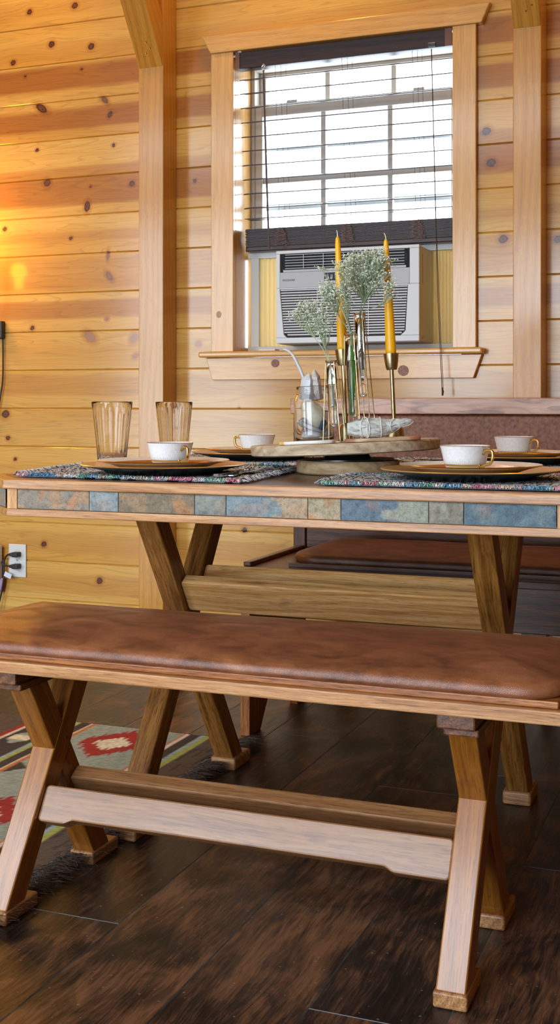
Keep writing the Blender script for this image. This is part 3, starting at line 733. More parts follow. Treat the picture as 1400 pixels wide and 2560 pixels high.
# ------------------------------------------------------------------ front bench
fb = thing('dining_bench', 'backless oak bench with a long brown leather cushion and crossed legs', 'bench', (-.815, 1.95, 0))
BX0, BX1 = -1.425, -.205
MB().box(BX0, BX1, 1.75, 2.146, .4365, .4572).out('seat', M_OAKLT, fb, HX(-.8, 1.95, .447), bevel=.0025)
MB().box(BX0 + .045, BX1 - .05, 1.763, 2.133, .4573, .4685).out('cushion_base', M_OAK, fb, HX(-.8, 1.95, .463), bevel=.002)
cushion('cushion', BX0 + .04, BX1 - .046, 1.758, 2.138, .4686, .022, .0225, .06, M_LEATHER, fb)
for x0, x1 in ((-1.238, -1.191), (-.4355, -.389)):
    xleg(fb, 'leg', x0, x1, 1.755, 1.995, .024, .3999, .06, M_LEG)
    xleg(fb, 'leg', x0 + .0006, x1 - .0006, 2.055, 1.826, .024, .3999, .06, M_LEG)
    for a, b in ((1.75, 1.852), (2.045, 2.147)): MB().box(x0 - .003, x1 + .003, a, b, 0, .025).out('foot', bpy.data.materials['oak_foot'], fb, frame(((x0 + x1) / 2, a, .01), (0, 1, 0)), bevel=.004, seg=3)
    ct = MB().box(x0 - .001, x1 + .012, 1.765, 2.131, .4125, .4364).box(x0 + .007, x1 + .015, 1.776, 2.12, .400, .4124)
    ct.out('cleat', M_OAKDK, fb, frame((x0, 1.95, .42), (0, 1, 0)), bevel=.003)
    MB().lathe([(0, .0005), (.004, .0004), (.004, -.002)], 12, TR(x1 + .0003, 1.951, .275) @ Matrix.Rotation(PI / 2, 4, 'Y')).out('dowel', M_OAKDK, fb)
M_BSTR = wood('oak_bench_stretcher', lin(104, 66, 36), lin(142, 98, 60), lin(160, 118, 78), fine=60, along=2.2, rough=.40, coat=.6, spec=.4, pore=.6, bump=.06, spots=.6, contrast=.8)
plank(fb, 'stretcher', -1.1906, -.4359, (1.884, .207), (1.850, .152), (.848, -.53), .028, M_BSTR, arch=.008)
plank(fb, 'stretcher', -1.1906, -.4359, (1.961, .199), (1.995, .145), (.848, .53), .03, M_BSTR)

# ------------------------------------------------------------------ bench with a back, against the wall
bb = thing('settle_bench', 'oak settle with brown leather seat and back against the wall', 'bench', (-.6, 3.24, 0))
SX0, SX1 = -1.277, .32
MB().box(SX0, SX1, 2.992, 3.43, .441, .4598).out('seat', M_OAKDK, bb, HX(-.6, 3.2, .45), bevel=.002)
MB().box(SX0, SX0 + .022, 3.0, 3.42, .4600, .472).out('seat_edge', M_OAKDK, bb, frame((SX0, 3.2, .465), (0, 1, 0)), bevel=.003)
MB().box(-1.16, SX1 - .04, 3.04, 3.41, .46, .470).out('cushion_base', M_OAKDK, bb, HX(-.6, 3.2, .465))
M_LEATHER2 = leather('dark_brown_leather', .62)
cushion('seat_cushion', -1.168, SX1 - .035, 3.03, 3.405, .4702, .024, .024, .10, M_LEATHER2, bb)
for x in (SX0 - .013, SX1 - .04): MB().box(x, x + .039, 3.42, 3.468, .4599, .915).out('back_post', M_OAKDK, bb, VERT(x, 3.48, .7), bevel=.003)
MB().box(SX0 + .026, SX1 - .04, 3.427, 3.453, .4625, .548).out('back_rail', M_OAKDK, bb, HX(-.6, 3.47, .5), bevel=.003)
MB().box(SX0 + .026, SX1 - .04, 3.430, 3.455, .548, .874).out('back_board', M_OAKDK, bb, HX(-.6, 3.47, .7))
padM = frame((-.6, 3.465, .71), (1, 0, 0), (0, 0, 1))
pd = cushion('back_pad', SX0 + .03, SX1 - .045, .552, .873, 0, .018, .012, .015, mottled('red_brown_leather', [lin(92, 52, 32), lin(134, 82, 54), lin(156, 100, 68)], 90, .5, .35, bscale=520), None, M=Matrix.Identity(4))
for v_ in pd.data.vertices: v_.co = Vector((v_.co.x, 3.4295 - v_.co.z, v_.co.y))
bm_ = bmesh.new(); bm_.from_mesh(pd.data); bmesh.ops.recalc_face_normals(bm_, faces=bm_.faces); bm_.to_mesh(pd.data); bm_.free()
pd.parent = bb; pd.matrix_basis = WM[bb].inverted()
t = NT('grey_weathered_rail'); c = t.coord()
a = t.noise(t.mapping(c, (5, 30, 30)), 1.0, 5, .6, 1.5)
rg = t.math('FRACT', t.math('MULTIPLY', t.noise(t.mapping(c, (2.4, 13, 13)), 1.0, 2, .5, .8), 8.0))
cl_ = t.mix(t.ramp(rg, [(0, (0, 0, 0, 1)), (.75, (.1, .1, .1, 1)), (.95, (.6, .6, .6, 1)), (1, (0, 0, 0, 1))]), t.ramp(a, [(.35, lin(150, 104, 84)), (.55, lin(196, 150, 124)), (.7, lin(206, 168, 144))]), lin(104, 84, 80))
t.set(Base_Color=cl_, Roughness=.42, Coat_Weight=.35, Coat_Roughness=.25, Normal=t.bump(a, .1, .003))
MB().box(SX0 - .013, SX1 + .01, 3.393, 3.4685, .8705, .9175).out('top_rail', t.m, bb, HX(-.6, 3.46, .89), bevel=.003)
MB().box(SX0 + .024, SX1 - .03, 3.015, 3.037, .326, .4405).out('seat_apron', M_OAKDK, bb, HX(-.6, 3.02, .38), bevel=.002)
for x in (SX0 - .006, SX1 - .03):
    poly = [(2.995, 0), (3.075, 0), (3.10, .035), (3.16, .11), (3.20, .16), (3.28, .16), (3.33, .11), (3.345, .035), (3.37, 0), (3.44, 0), (3.44, .4408), (2.995, .4408)]
    MB().prism(poly, x, x + .027, 'X').out('end_panel', M_OAKDK if x > -1 else M_OAK, bb, VERT(x, 3.2, .2), bevel=.002)
MB().box(-.532, -.468, 3.0385, 3.062, .12, .44).out('centre_brace', M_OAKDK, bb, VERT(-.5, 3.05, .2), bevel=.002)

# ------------------------------------------------------------------ kilim rug
def rug():
    t = thing('kilim_rug', 'flat woven rug with stripes and red zigzag diamonds under the bench', 'rug', (-2.0, 2.0, 0))
    x0, x1, y0, y1 = -2.62, -1.262, 1.1, 2.945
    dx = .0062; dy = .0058; nx, ny = int((x1 - x0) / dx), int((y1 - y0) / dy)
    brown, dkbr, grey, grn, wht, org, red, crm, lbl, blk = [lin(*q) for q in ((92, 76, 62), (66, 54, 46), (150, 160, 146), (160, 168, 84), (214, 202, 180), (192, 112, 58), (158, 44, 36), (222, 212, 182), (150, 168, 164), (58, 50, 44))]
    def colour(s, y):
        """s: distance in from the fringed edge"""
        P = .415; u = s % P
        if s < .085: return brown if nz(s * 90, y * 14) > -.2 else dkbr
        if s < .100: return grn
        if s < .112: return lbl
        if s < .148: return dkbr
        if s < .158: return wht
        if s < .167: return org
        if s < .432:
            c = .3
            yy = (y - 2.79 + .295) % .59 - .295; xx = s - c
            tooth = lambda w: abs(((xx + 10) / w) % 1 - .5) * 2
            hr_ = .125 * (1 - (math.floor(abs(xx) / .010) * .010) / .098) + .026 * tooth(.020) - .012
            hc_ = .060 * (1 - (math.floor(abs(xx) / .008) * .008) / .052) + .020 * tooth(.016) - .012
            if abs(xx) < .050 and abs(yy) < hc_: return crm
            if abs(xx) < .092 and abs(yy) < hr_: return red
            y2 = (y - 2.50 + .295) % .59 - .295
            if abs(y2) < .05 and abs(xx - .02) < .035 - .6 * abs(y2) + (.008 if int(abs(y2) / .012) % 2 else 0): return blk
            if s < .21 and abs(y2 - .02) < .045 - (s - .167) * 1.05: return org
            if s > .39 and abs(y2 - .02) < .045 - (.432 - s) * 1.05: return dkbr
            return grey
        if s < .441: return org
        if s < .452: return wht
        if s < .478: return dkbr
        if s < .494: return grn
        if s < .505: return lbl
        if s < .60:
            y2 = (y - 2.45 + .15) % .3 - .15
            if abs(s - .555) < .03 and abs(y2) < .06 - abs(s - .555) * 1.2: return crm if abs(y2) < .02 else grey
            return dkbr
        if s < .612: return wht
        if s < .628: return red
        if s < .75: return brown
        return brown if int(s / .06) % 3 else red
    V = []; C = []
    for i in range(nx + 1):
        for j in range(ny + 1):
            x = x0 + (x1 - x0) * i / nx; y = y0 + (y1 - y0) * j / ny
            xe = x + .006 * nz(y * 4) * sstep(.3, 0, x1 - x); ye = y + .008 * nz(x * 3, 5) * sstep(.3, 0, y1 - y)
            z = .0045 + .0008 * ((i + j) % 2) + .0012 * nz(x * 6, y * 6)
            if i in (0, nx) or j in (0, ny): z = .0012
            c = colour(x1 - x, y); k = .78 + .44 * random.random()
            V.append((xe, ye, z)); C.append((c[0] * k, c[1] * k, c[2] * k))
    F = [(i * (ny + 1) + j, (i + 1) * (ny + 1) + j, (i + 1) * (ny + 1) + j + 1, i * (ny + 1) + j + 1) for i in range(nx) for j in range(ny)]
    mk('weave', V, F, attrmat('kilim_wool', .95), t, cols=C)
    f = MB(); rs = random.Random(4); y = 1.25
    while y < 2.93:
        base = Vector((x1 - .004, y, .004)); n = 36
        for q in range(n):
            L = rs.uniform(.05, .10); a = rs.uniform(-1.0, .7); p = [base + Vector((0, rs.uniform(-.008, .008), rs.uniform(0, .006)))]
            d = Vector((math.cos(a), math.sin(a), .25))
            for k in range(4):
                d += Vector((rs.uniform(-.35, .35), rs.uniform(-.45, .45), rs.uniform(-.2, .1))); d.normalize()
                e = p[-1] + d * L / 4; e.z = max(.0016, min(e.z, .022)); p.append(e)
            g = rs.choice((.3, .5, .8, 1.2, 2.2)); f.tube(p, [.0005, .0005, .00045, .0004, .0002], 3, 0, tuple(v * g for v in lin(84, 76, 72)[:3]))
        y += .011
    o = f.out('fringe', attrmat('fringe_wool', .8), t, smooth=True); o['kind'] = 'stuff'
rug()
# ------------------------------------------------------------------ placemats
M_YARN = attrmat('rag_yarn', .9, .3, 900)
def mat_(c4, label, seed):
    FL, FR, BR, BL = [Vector(p) for p in c4]; rs = random.Random(seed)
    ctr = (FL + FR + BR + BL) / 4
    t = thing('placemat', label, 'placemat', (ctr.x, ctr.y, .755), 'rag placemats on the dining table')
    def P(u, v): return FL.lerp(FR, u).lerp(BL.lerp(BR, u), v)
    nx, ny = 190, 240; V = []; C = []; Z = .7556
    white, black, grey, mint, pink = lin(222, 222, 228), lin(26, 28, 34), lin(150, 152, 160), lin(170, 200, 192), lin(206, 160, 172)
    rowc = [rs.random() for _ in range(ny + 1)]
    for j in range(ny + 1):
        for i in range(nx + 1):
            p = P(i / nx, j / ny); row = j // 2
            e = 0 if i in (0, nx) or j in (0, ny) else 1
            h = .0035 + .0016 * (j % 2 == 1) + .0012 * math.sin(i * 1.1 + row * 2.1) + .0008 * nz(i * .5, j * .5, seed)
            dash = nz(i * .085 + row * 7.3, row * 3.1, seed)
            c = black if dash > .12 else white if dash > -.35 else grey
            if rowc[row] > .9: c = mint
            k = .75 + .4 * rs.random()
            V.append((p.x, p.y, Z + h * e)); C.append(tuple(q * k for q in c[:3]))
    F = [(j * (nx + 1) + i, j * (nx + 1) + i + 1, (j + 1) * (nx + 1) + i + 1, (j + 1) * (nx + 1) + i) for j in range(ny) for i in range(nx)]
    mk('weave', V, F, M_YARN, t, cols=C, smooth=True)
    pal = [lin(*q) for q in ((150, 196, 176), (86, 150, 190), (196, 112, 138), (226, 224, 222), (214, 196, 176), (70, 150, 120), (230, 170, 190), (120, 170, 200), (200, 204, 210))]
    b = MB(); yc = 0
    for side, v_ in ((-1, 0.0), (1, 1.0)):
        n = 110; col = rs.choice(pal); run = 0
        for i in range(n):
            if run <= 0: col = rs.choice(pal); run = rs.randint(2, 8)
            run -= 1
            p = P((i + .5) / n, v_); q = P((i + .5) / n, v_ + .02) - P((i + .5) / n, v_); q.normalize()
            p = p - q * .004 * (1 if v_ == 0 else -1) * (1 if v_ == 0 else 1)
            for k in range(12):
                o_ = Vector((rs.uniform(-.004, .004), rs.uniform(-.005, .005))); d_ = Vector((rs.uniform(-1, 1), rs.uniform(-1.2, 1.2))).normalized() * rs.uniform(.002, .0045)
                c_ = p + o_; z_ = Z + .0015 + rs.uniform(0, .002); kk = rs.uniform(.65, 1.2); cc = col if rs.random() < .75 else rs.choice(pal)
                b.tube([(c_.x - d_.x, c_.y - d_.y, z_), (c_.x, c_.y, z_ + rs.uniform(.002, .0055)), (c_.x + d_.x, c_.y + d_.y, z_)], [.0008, .0011, .0007], 4, 0, tuple(w_ * kk for w_ in cc[:3]))
    b.out('border', M_YARN, t, smooth=True)['kind'] = 'stuff'
    f = MB()
    for u_, s in ((0.0, -1), (1.0, 1)):
        for i in range(480):
            p = P(u_, rs.random()); q = (P(1, .5) - P(0, .5)).normalized() * s
            L = rs.uniform(.008, .018); a = p; e = p + q * L + Vector((0, rs.uniform(-.006, .006)))
            z0 = Z + rs.uniform(.001, .007)
            g = rs.choice(((.75, .75, .78), (.5, .5, .54), (.06, .06, .08), (.82, .82, .84), (.4, .52, .5)))
            f.tube([(a.x, a.y, z0), ((a.x + e.x) / 2, (a.y + e.y) / 2, z0 + .003), (e.x, e.y, Z + .0016 + rs.uniform(0, .003))], [.0008, .0008, .0005], 4, 0, g)
    f.out('fringe', M_YARN, t)['kind'] = 'stuff'
mat_([(-1.357, 2.047), (-.862, 2.010), (-.922, 2.46), (-1.43, 2.43)], 'rag woven placemat under the front left plates, cutlery on its right side', 1)
mat_([(-.707, 2.024), (-.255, 2.018), (-.262, 2.42), (-.722, 2.27)], 'rag woven placemat under the front right plates, beside the serving board base', 2)
mat_([(-1.40, 2.60), (-.915, 2.60), (-.905, 2.995), (-1.40, 2.995)], 'rag woven placemat under the back left plates, nearest the tall glasses', 3)
mat_([(-.80, 2.60), (-.245, 2.60), (-.24, 2.995), (-.80, 2.995)], 'rag woven placemat under the back right plates, in front of the settle', 4)
# ------------------------------------------------------------------ place settings
ZM = .7625
def charger(x, y, label, group='gold charger plates'):
    p = [(0, 0), (.108, 0), (.112, .001), (.120, .006), (.152, .0135), (.1645, .0165), (.166, .0180), (.1645, .0190), (.150, .0160), (.124, .0092), (.116, .0075), (0, .0070)]
    ms = [0, 0, 0, 0, 0, 1, 1, 1, 1, 1, 1]
    o = MB().lathe(p, 96, ms=ms).out('charger_plate', [M_CHARB, M_GOLDPL], M=TR(x, y, ZM), world=False, auto=35)
    return tag(o, label, 'charger', group)
def dish(x, y, label):
    z = ZM + .0072
    p = [(0, .001), (.074, .001), (.076, 0), (.079, 0), (.082, .003), (.108, .012), (.1305, .0172), (.1315, .0185), (.1305, .0195), (.122, .0182), (.104, .0138), (.098, .0118), (.084, .0062), (.078, .0052), (0, .0048)]
    ms = [0, 0, 0, 0, 3, 3, 1, 1, 0, 0, 2, 2, 0, 0]
    o = MB().lathe(p, 96, ms=ms).out('dinner_plate', [M_CREAM, M_GOLD, M_BAND, M_UNDER], M=TR(x, y, z), world=False, auto=40)
    return tag(o, label, 'plate', 'gold rimmed dinner plates')
def cup(x, y, ang, label):
    z = ZM + .0072 + .0051
    t = thing('tea_cup', label, 'cup', group='white tea cups with gold handles', M=TR(x, y, z) @ Matrix.Rotation(ang, 4, 'Z'))
    p = [(0, .003), (.024, .003), (.025, 0), (.028, 0), (.030, .003), (.0335, .0065), (.0362, .0105), (.0372, .0128), (.0378, .0150), (.0402, .0240), (.0432, .0370), (.0462, .0480), (.0466, .0488), (.0458, .0490), (.0446, .0475), (.041, .034), (.036, .016), (.030, .008), (0, .006)]
    ms = [0, 0, 0, 0, 0, 0, 1, 1, 0, 0, 0, 1, 1, 0, 0, 0, 0, 0]
    MB().lathe(p, 72, ms=ms).out('bowl', [M_PORC, M_GOLD], t, WM[t], world=False, auto=50)
    b = MB()
    for i in range(64):
        a = 2 * PI * i / 64; c_, s_ = math.cos(a), math.sin(a); h = .0205 if i % 2 else .0185
        for k in range(1):
            r0, r1 = .03805, .0397 if i % 2 else .0391
            T = Matrix.Rotation(a, 4, 'Z')
            b.add([T @ Vector(q) for q in ((r0, -.0006, .0156), (r0, .0006, .0156), (r1 - .0002, .0003, h), (r1 - .0002, -.0003, h), (r0 - .001, 0, .0156), (r1 - .0012, 0, h))], [(0, 1, 2, 3), (0, 3, 5, 4), (1, 4, 5, 2), (0, 4, 1), (3, 2, 5)])
    b.out('fluting', plain('fluting_grey_gold', lin(196, 184, 160), .3) if 'fluting_grey_gold' not in bpy.data.materials else bpy.data.materials['fluting_grey_gold'], t, WM[t], world=False)
    h = [(.0415, 0, .034), (.046, 0, .0395), (.054, 0, .0415), (.0625, 0, .041), (.0655, 0, .037), (.0655, 0, .030), (.0635, 0, .0215), (.058, 0, .0165), (.049, 0, .0145), (.0415, 0, .0115), (.036, 0, .0105)]
    sm = []
    for i in range(len(h) - 1):
        a, b_ = Vector(h[i]), Vector(h[i + 1]); sm += [a, a.lerp(b_, .5)]
    sm.append(Vector(h[-1]))
    MB().tube(sm, .0030, 10).out('handle', M_GOLD, t, WM[t], world=False, smooth=True, label='gold handle')
S = [(-1.0876, 2.150, math.radians(-28), 'front left', 'beside the cutlery'), (-.478, 2.195, math.radians(-25), 'front right', ''), (-1.148, 2.79, math.radians(160), 'back left', ''), (-.509, 2.825, math.radians(-18), 'back right', '')]
LB = {'front left': 'at the front left setting, before the two tall glasses', 'front right': 'at the front right setting, nearest the table edge', 'back left': 'at the back left, partly behind the round board', 'back right': 'at the back right setting, before the leather backrest'}
for x, y, a, w_, _ in S:
    charger(x, y, 'gold charger plate ' + LB[w_])
    dish(x, y, 'gold rimmed cream dinner plate ' + LB[w_])
cup(-1.0735, 2.150, math.radians(-32), 'white cup with gold handle ' + LB['front left'])
cup(-.487, 2.19, math.radians(-28), 'white cup with gold handle ' + LB['front right'])
cup(-1.15, 2.79, math.radians(172), 'white cup, handle turned left, ' + LB['back left'])
cup(-.512, 2.825, math.radians(-22), 'white cup with gold handle ' + LB['back right'])
# ---- tall glasses
def tumbler(x, y, label):
    n = 144; K = 18
    def wob(t_, z, i):
        if 3 <= i <= 9: return 1 - .018 * (.5 - .5 * math.cos(K * t_)) * (1 - sstep(.125, .149, z))
        return 1
    p = [(0, .001), (.026, .001), (.029, 0), (.0305, .003), (.0325, .02), (.0365, .06), (.0405, .095), (.0432, .118), (.0446, .133), (.0456, .146), (.0458, .1495), (.0450, .1503), (.0443, .1495), (.0420, .130), (.0385, .095), (.0345, .06), (.0300, .02), (.027, .014), (0, .0125)]
    o = MB().lathe(p, n, wob=wob).out('drinking_glass', M_GLASS, M=TR(x, y, .7552), world=False, smooth=True)
    tag(o, label, 'glass', 'tall fluted drinking glasses')
tumbler(-1.3227, 2.36, 'tall clear fluted glass beside the front left plates, the bigger looking of the two')
tumbler(-1.315, 2.655, 'tall clear fluted glass before the timber post, behind the white cup')
# ---- cutlery
def fork(a, b, z0, z1, label):
    A, B = Vector((*a, z0)), Vector((*b, z1)); d = B - A; L = d.length
    M = frame(A, d, (-d.y, d.x, 0))
    def W(p): return M @ Vector(p)
    m = MB(); V = []; F = []
    prof = [(0, .0045, 0), (.006, .0075, 0), (.03, .007, .0005), (.07, .0038, .002), (.115, .0028, .004), (.128, .005, .004), (.136, .0095, .003), (.146, .0115, .001)]
    k = L / .195
    for (s, w, h) in prof:
        for yy in (-w, w):
            for th in (-.0009, .0009): V.append(W((s * k, yy, h + th)))
    for i in range(len(prof) - 1):
        a_ = 4 * i; F += [(a_, a_ + 4, a_ + 6, a_ + 2), (a_ + 1, a_ + 3, a_ + 7, a_ + 5), (a_, a_ + 1, a_ + 5, a_ + 4), (a_ + 2, a_ + 6, a_ + 7, a_ + 3)]
    F += [(0, 2, 3, 1), (len(V) - 4, len(V) - 3, len(V) - 1, len(V) - 2)]
    m.add(V, F)
    for q in range(4):
        y = -.0098 + q * .00653
        m.tube([W((.143 * k, y, .0012)), W((.155 * k, y, .0004)), W((.18 * k, y * .97, .003)), W((.195 * k, y * .95, .006))], [.0015, .0014, .0012, .0006], 6)
    o = m.out('fork', M_STEEL, auto=40)
    tag(o, label, 'fork')
def knife(a, b, z, label, name='knife'):
    A, B = Vector((*a, z)), Vector((*b, z)); d = B - A; L = d.length; M = frame(A, d, (-d.y, d.x, 0)); m = MB()
    prof = [(0, .005, .0025), (.01, .008, .003), (.07, .0065, .003), (.10, .005, .0025), (.11, .0075, .001), (.17, .0095, .0008), (.20, .006, .0006), (.205, .001, .0004)]; V = []; F = []; k = L / .205
    for (s, w, th) in prof:
        for yy in (-w, w):
            for t_ in (-th, th): V.append(M @ Vector((s * k, yy, t_)))
    for i in range(len(prof) - 1):
        a_ = 4 * i; F += [(a_, a_ + 4, a_ + 6, a_ + 2), (a_ + 1, a_ + 3, a_ + 7, a_ + 5), (a_, a_ + 1, a_ + 5, a_ + 4), (a_ + 2, a_ + 6, a_ + 7, a_ + 3)]
    F += [(0, 2, 3, 1), (len(V) - 4, len(V) - 3, len(V) - 1, len(V) - 2)]
    tag(m.add(V, F).out(name, M_STEEL, auto=40), label, 'knife')
fork((-.902, 2.06), (-.965, 2.31), .766, .7675, 'steel fork lying on the front left placemat, tines pointing away')
knife((-.928, 2.05), (-.925, 2.262), .7665, 'steel table knife lying on the front left placemat beside the fork')
fork((-.665, 2.80), (-.745, 2.63), .767, .7675, 'steel fork on the back right placemat, tines showing past the wooden board')
knife((-.70, 2.93), (-.685, 2.73), .7665, 'steel table knife on the back right placemat behind the front right plate')

# ------------------------------------------------------------------ turntable centrepiece
TILT = math.radians(2.7)
TC_ = Vector((-.79, 2.40, .8205))
TF = TR(*TC_) @ Matrix.Rotation(-TILT, 4, 'Y')
def onTray(x, y, z=0): return TF @ TR(x - TC_.x, y - TC_.y, z)
ls_ = thing('lazy_susan', 'round wooden turntable board on a smaller wooden base in the middle of the table', 'turntable', (-.785, 2.40, .755))
MB().lathe([(0, 0), (.102, 0), (.106, .003), (.107, .024), (.104, .0275), (0, .0275)], 72, wob=lambda t_, z, i: 1 + .012 * math.sin(2 * t_ + 1)).out('base', M_SLICEB, ls_, TR(-.782, 2.398, .7553), world=False, auto=35)
MB().lathe([(0, 0), (.098, 0), (.098, .003), (.05, .004), (.045, .0125), (0, .0125)], 48).out('bearing', M_CHARB, ls_, TR(-.784, 2.40, .7828) @ Matrix.Rotation(-TILT * .35, 4, 'Y'), world=False, auto=35)
MB().lathe([(0, -.0225), (.192, -.0225), (.197, -.020), (.199, -.003), (.196, 0), (0, 0)], 96, wob=lambda t_, z, i: 1 + .012 * nz(math.cos(t_) * 1.6, math.sin(t_) * 1.6, 3) + .004 * math.sin(9 * t_)).out('board', M_SLICE, ls_, TF, world=False, auto=35)
# ---- candlesticks and candles
def candlestick(x, y, H, rb, label):
    M = onTray(x, y, .0004); t = thing('candlestick', label, 'candlestick', M=M, group='brass candlesticks')
    MB().lathe([(0, 0), (rb, 0), (rb, .002), (rb * .95, .018), (rb * .80, .031), (rb * .62, .037), (rb * .35, .0385), (.0046, .039)], 40).out('foot', M_BRASS, t, M, world=False, auto=40)
    MB().lathe([(.0044, .037), (.0044, H - .034)], 20).out('stem', M_BRASS, t, M, world=False, auto=40)
    MB().lathe([(0, H - .0345), (.0108, H - .0345), (.0125, H - .030), (.0146, H - .016), (.0163, H - .001), (.0163, H), (.0135, H), (.0122, H - .008), (0, H - .0095)], 36).out('cup', M_BRASS, t, M, world=False, auto=40)
def candle(x, y, z, label, bend):
    M = onTray(x, y, z); t = thing('taper_candle', label, 'candle', M=M, group='yellow taper candles')
    n = 14; pr = [(0, 0), (.0112, 0)]
    for i in range(1, n): s = i / n; pr.append((.0114 - .0062 * s ** 1.25, .2535 * s))
    pr += [(.0048, .2440), (.0042, .2485), (.0028, .2515), (.001, .2535), (0, .2538)]
    MB().lathe(sorted(pr, key=lambda q: q[1]) if False else pr, 28).out('wax', M_WAX, t, M, world=False, smooth=True)
    MB().tube([(0, 0, .252), (.0002, 0, .257), (-.001 * bend, 0, .262), (-.0032 * bend, 0, .2665)], [.0012, .0011, .001, .0008], 6).out('wick', M_WICK, t, M, world=False)
candlestick(-.6975, 2.46, .182, .0212, 'brass candlestick standing beside the sage bundle')
candle(-.6975, 2.46, .1732, 'yellow taper candle in the candlestick beside the sage bundle', 1)
candlestick(-.8025, 2.452, .197, .0178, 'taller brass candlestick standing behind the glass tubes')
candle(-.8025, 2.452, .1882, 'yellow taper candle behind the glass tubes and white flowers', .3)
# ---- test tube vases
M_WATER = glass('water', (.97, .99, .98, 1), 1.33)
def vase(x, y, H, L, r, half, lvl, label):
    M = onTray(x, y, .0); t = thing('tube_vase', label, 'vase', M=M, group='test tube vases in brass wire frames')
    f = MB(); rt = r + .0022
    b = [(half, half, .0013), (-half, half, .0013), (-half, -half, .0013), (half, -half, .0013)]
    f.tube(b, .0011, 6, closed=True)
    f.tube([(rt * math.cos(2 * PI * i / 20), rt * math.sin(2 * PI * i / 20), H - .003) for i in range(20)], .0011, 6, closed=True)
    for sx, sy in ((1, 1), (-1, 1), (-1, -1), (1, -1)): f.tube([(sx * half, sy * half, .0013), (sx * rt * .72, sy * rt * .72, H - .003)], .0011, 6)
    f.out('wire_frame', M_BRASS, t, M, world=False)
    z0 = H - L; o = [(0, z0)]
    for k in range(1, 7): a = PI / 2 * k / 6; o.append((r * math.sin(a), z0 + r - r * math.cos(a)))
    o += [(r, H - .002), (r + .0022, H - .0005), (r + .0022, H + .001), (r - .001, H + .0005)]
    q = r - .0011; i_ = [(q, H - .004)]
    for k in range(6, 0, -1): a = PI / 2 * k / 6; i_.append((q * math.sin(a), z0 + .0012 + q - q * math.cos(a)))
    i_.append((0, z0 + .0012))
    MB().lathe(o + i_, 32).out('glass_tube', M_GLASS, t, M, world=False, smooth=True)
    q = r - .0009; wv = [(0, z0 + .0015)]
    for k in range(1, 7): a = PI / 2 * k / 6; wv.append((q * math.sin(a), z0 + .0015 + q - q * math.cos(a)))
    wv += [(q, z0 + lvl), (0, z0 + lvl)]
    MB().lathe(wv, 28).out('water', M_WATER, t, M, world=False, auto=50)
    return M
vA = vase(-.782, 2.312, .167, .135, .0098, .0185, .088, 'shortest glass tube vase in a brass wire frame, beside the jar')
vB = vase(-.752, 2.356, .222, .172, .0118, .0185, .118, 'middle sized glass tube vase in a brass wire frame, with thick green stems')
vC = vase(-.7475, 2.408, .268, .176, .0098, .0195, .06, 'tallest glass tube vase in a brass wire frame, in front of the air conditioner')
# ---- baby's breath
def sprig(name, root, mouth, clouds, label, seed, thick=.0011, wet=True):
    rs = random.Random(seed); t = thing(name, label, 'flowers', root, 'sprigs of baby\'s breath')
    st = MB(); bs = MB()
    root, mouth = Vector(root), Vector(mouth)
    def flower(p, r):
        for k in range(5):
            d = Vector((rs.uniform(-1, 1), rs.uniform(-1, 1), rs.uniform(-.5, 1))).normalized() * r * .55
            T = TR(*(p + d)) @ Matrix.Rotation(rs.uniform(0, 6), 4, Vector((rs.random(), rs.random(), 1))) @ Matrix.Diagonal((1, 1, .7, 1))
            q = r * rs.uniform(.5, .75)
            bs.add([T @ Vector(v) for v in ((q, 0, 0), (0, q, 0), (-q, 0, 0), (0, -q, 0), (0, 0, q), (0, 0, -q))], [(0, 1, 4), (1, 2, 4), (2, 3, 4), (3, 0, 4), (1, 0, 5), (2, 1, 5), (3, 2, 5), (0, 3, 5)])
    for (c, h, n, nb) in clouds:
        c = Vector(c); h = Vector(h)
        low = c - Vector((0, 0, h.z * .9)); low = low.lerp(mouth, .25)
        j = Vector((rs.uniform(-.003, .003), rs.uniform(-.003, .003), 0))
        mid = mouth.lerp(low, .5) + Vector((rs.uniform(-.004, .004), rs.uniform(-.004, .004), 0))
        st.tube([root + j * .6, root.lerp(mouth, .5) + j, mouth + j * .8, mid, low], [thick, thick, thick * .9, thick * .75, thick * .6], 6)
        nodes = []
        for b in range(nb):
            while True:
                p = Vector((rs.uniform(-1, 1), rs.uniform(-1, 1), rs.uniform(-.8, .75)))
                if p.length < .95: break
            q = c + Vector((p.x * h.x, p.y * h.y, p.z * h.z)); nodes.append(q)
            m = low.lerp(q, .5) + Vector((rs.uniform(-.004, .004), rs.uniform(-.004, .004), -.004))
            st.tube([low if rs.random() < .6 else mid.lerp(low, .6), m, q], [.0006, .0005, .0004], 4)
        for b in range(n):
            q = rs.choice(nodes)
            d = Vector((rs.gauss(0, 1), rs.gauss(0, 1), abs(rs.gauss(0, .9)) - .15)).normalized() * rs.uniform(.005, .018)
            e = q + Vector((d.x, d.y, d.z))
            st.tube([q, q.lerp(e, .6) + Vector((0, 0, -.001)), e], .00032, 3, cap=False)
            flower(e, rs.uniform(.0011, .0022))
    st.out('stems', [M_GREEN], t, TR(*root))
    bs.out('blossoms', M_BLOSSOM, t, TR(*root))['kind'] = 'stuff'
rA, mA = vA @ Vector((.002, 0, .075)), vA @ Vector((-.003, 0, .165))
rB, mB = vB @ Vector((-.004, 0, .056)), vB @ Vector((.001, 0, .222))
rC, mC = vC @ Vector((.002, 0, .15)), vC @ Vector((.001, 0, .268))
sprig('flower_sprig', rA, mA, [((-.848, 2.315, 1.088), (.033, .025, .024), 260, 30), ((-.800, 2.30, 1.058), (.024, .02, .036), 200, 22), ((-.815, 2.31, 1.085), (.03, .02, .03), 150, 18)], 'low sprig of white baby\'s breath leaning left from the shortest tube', 11)
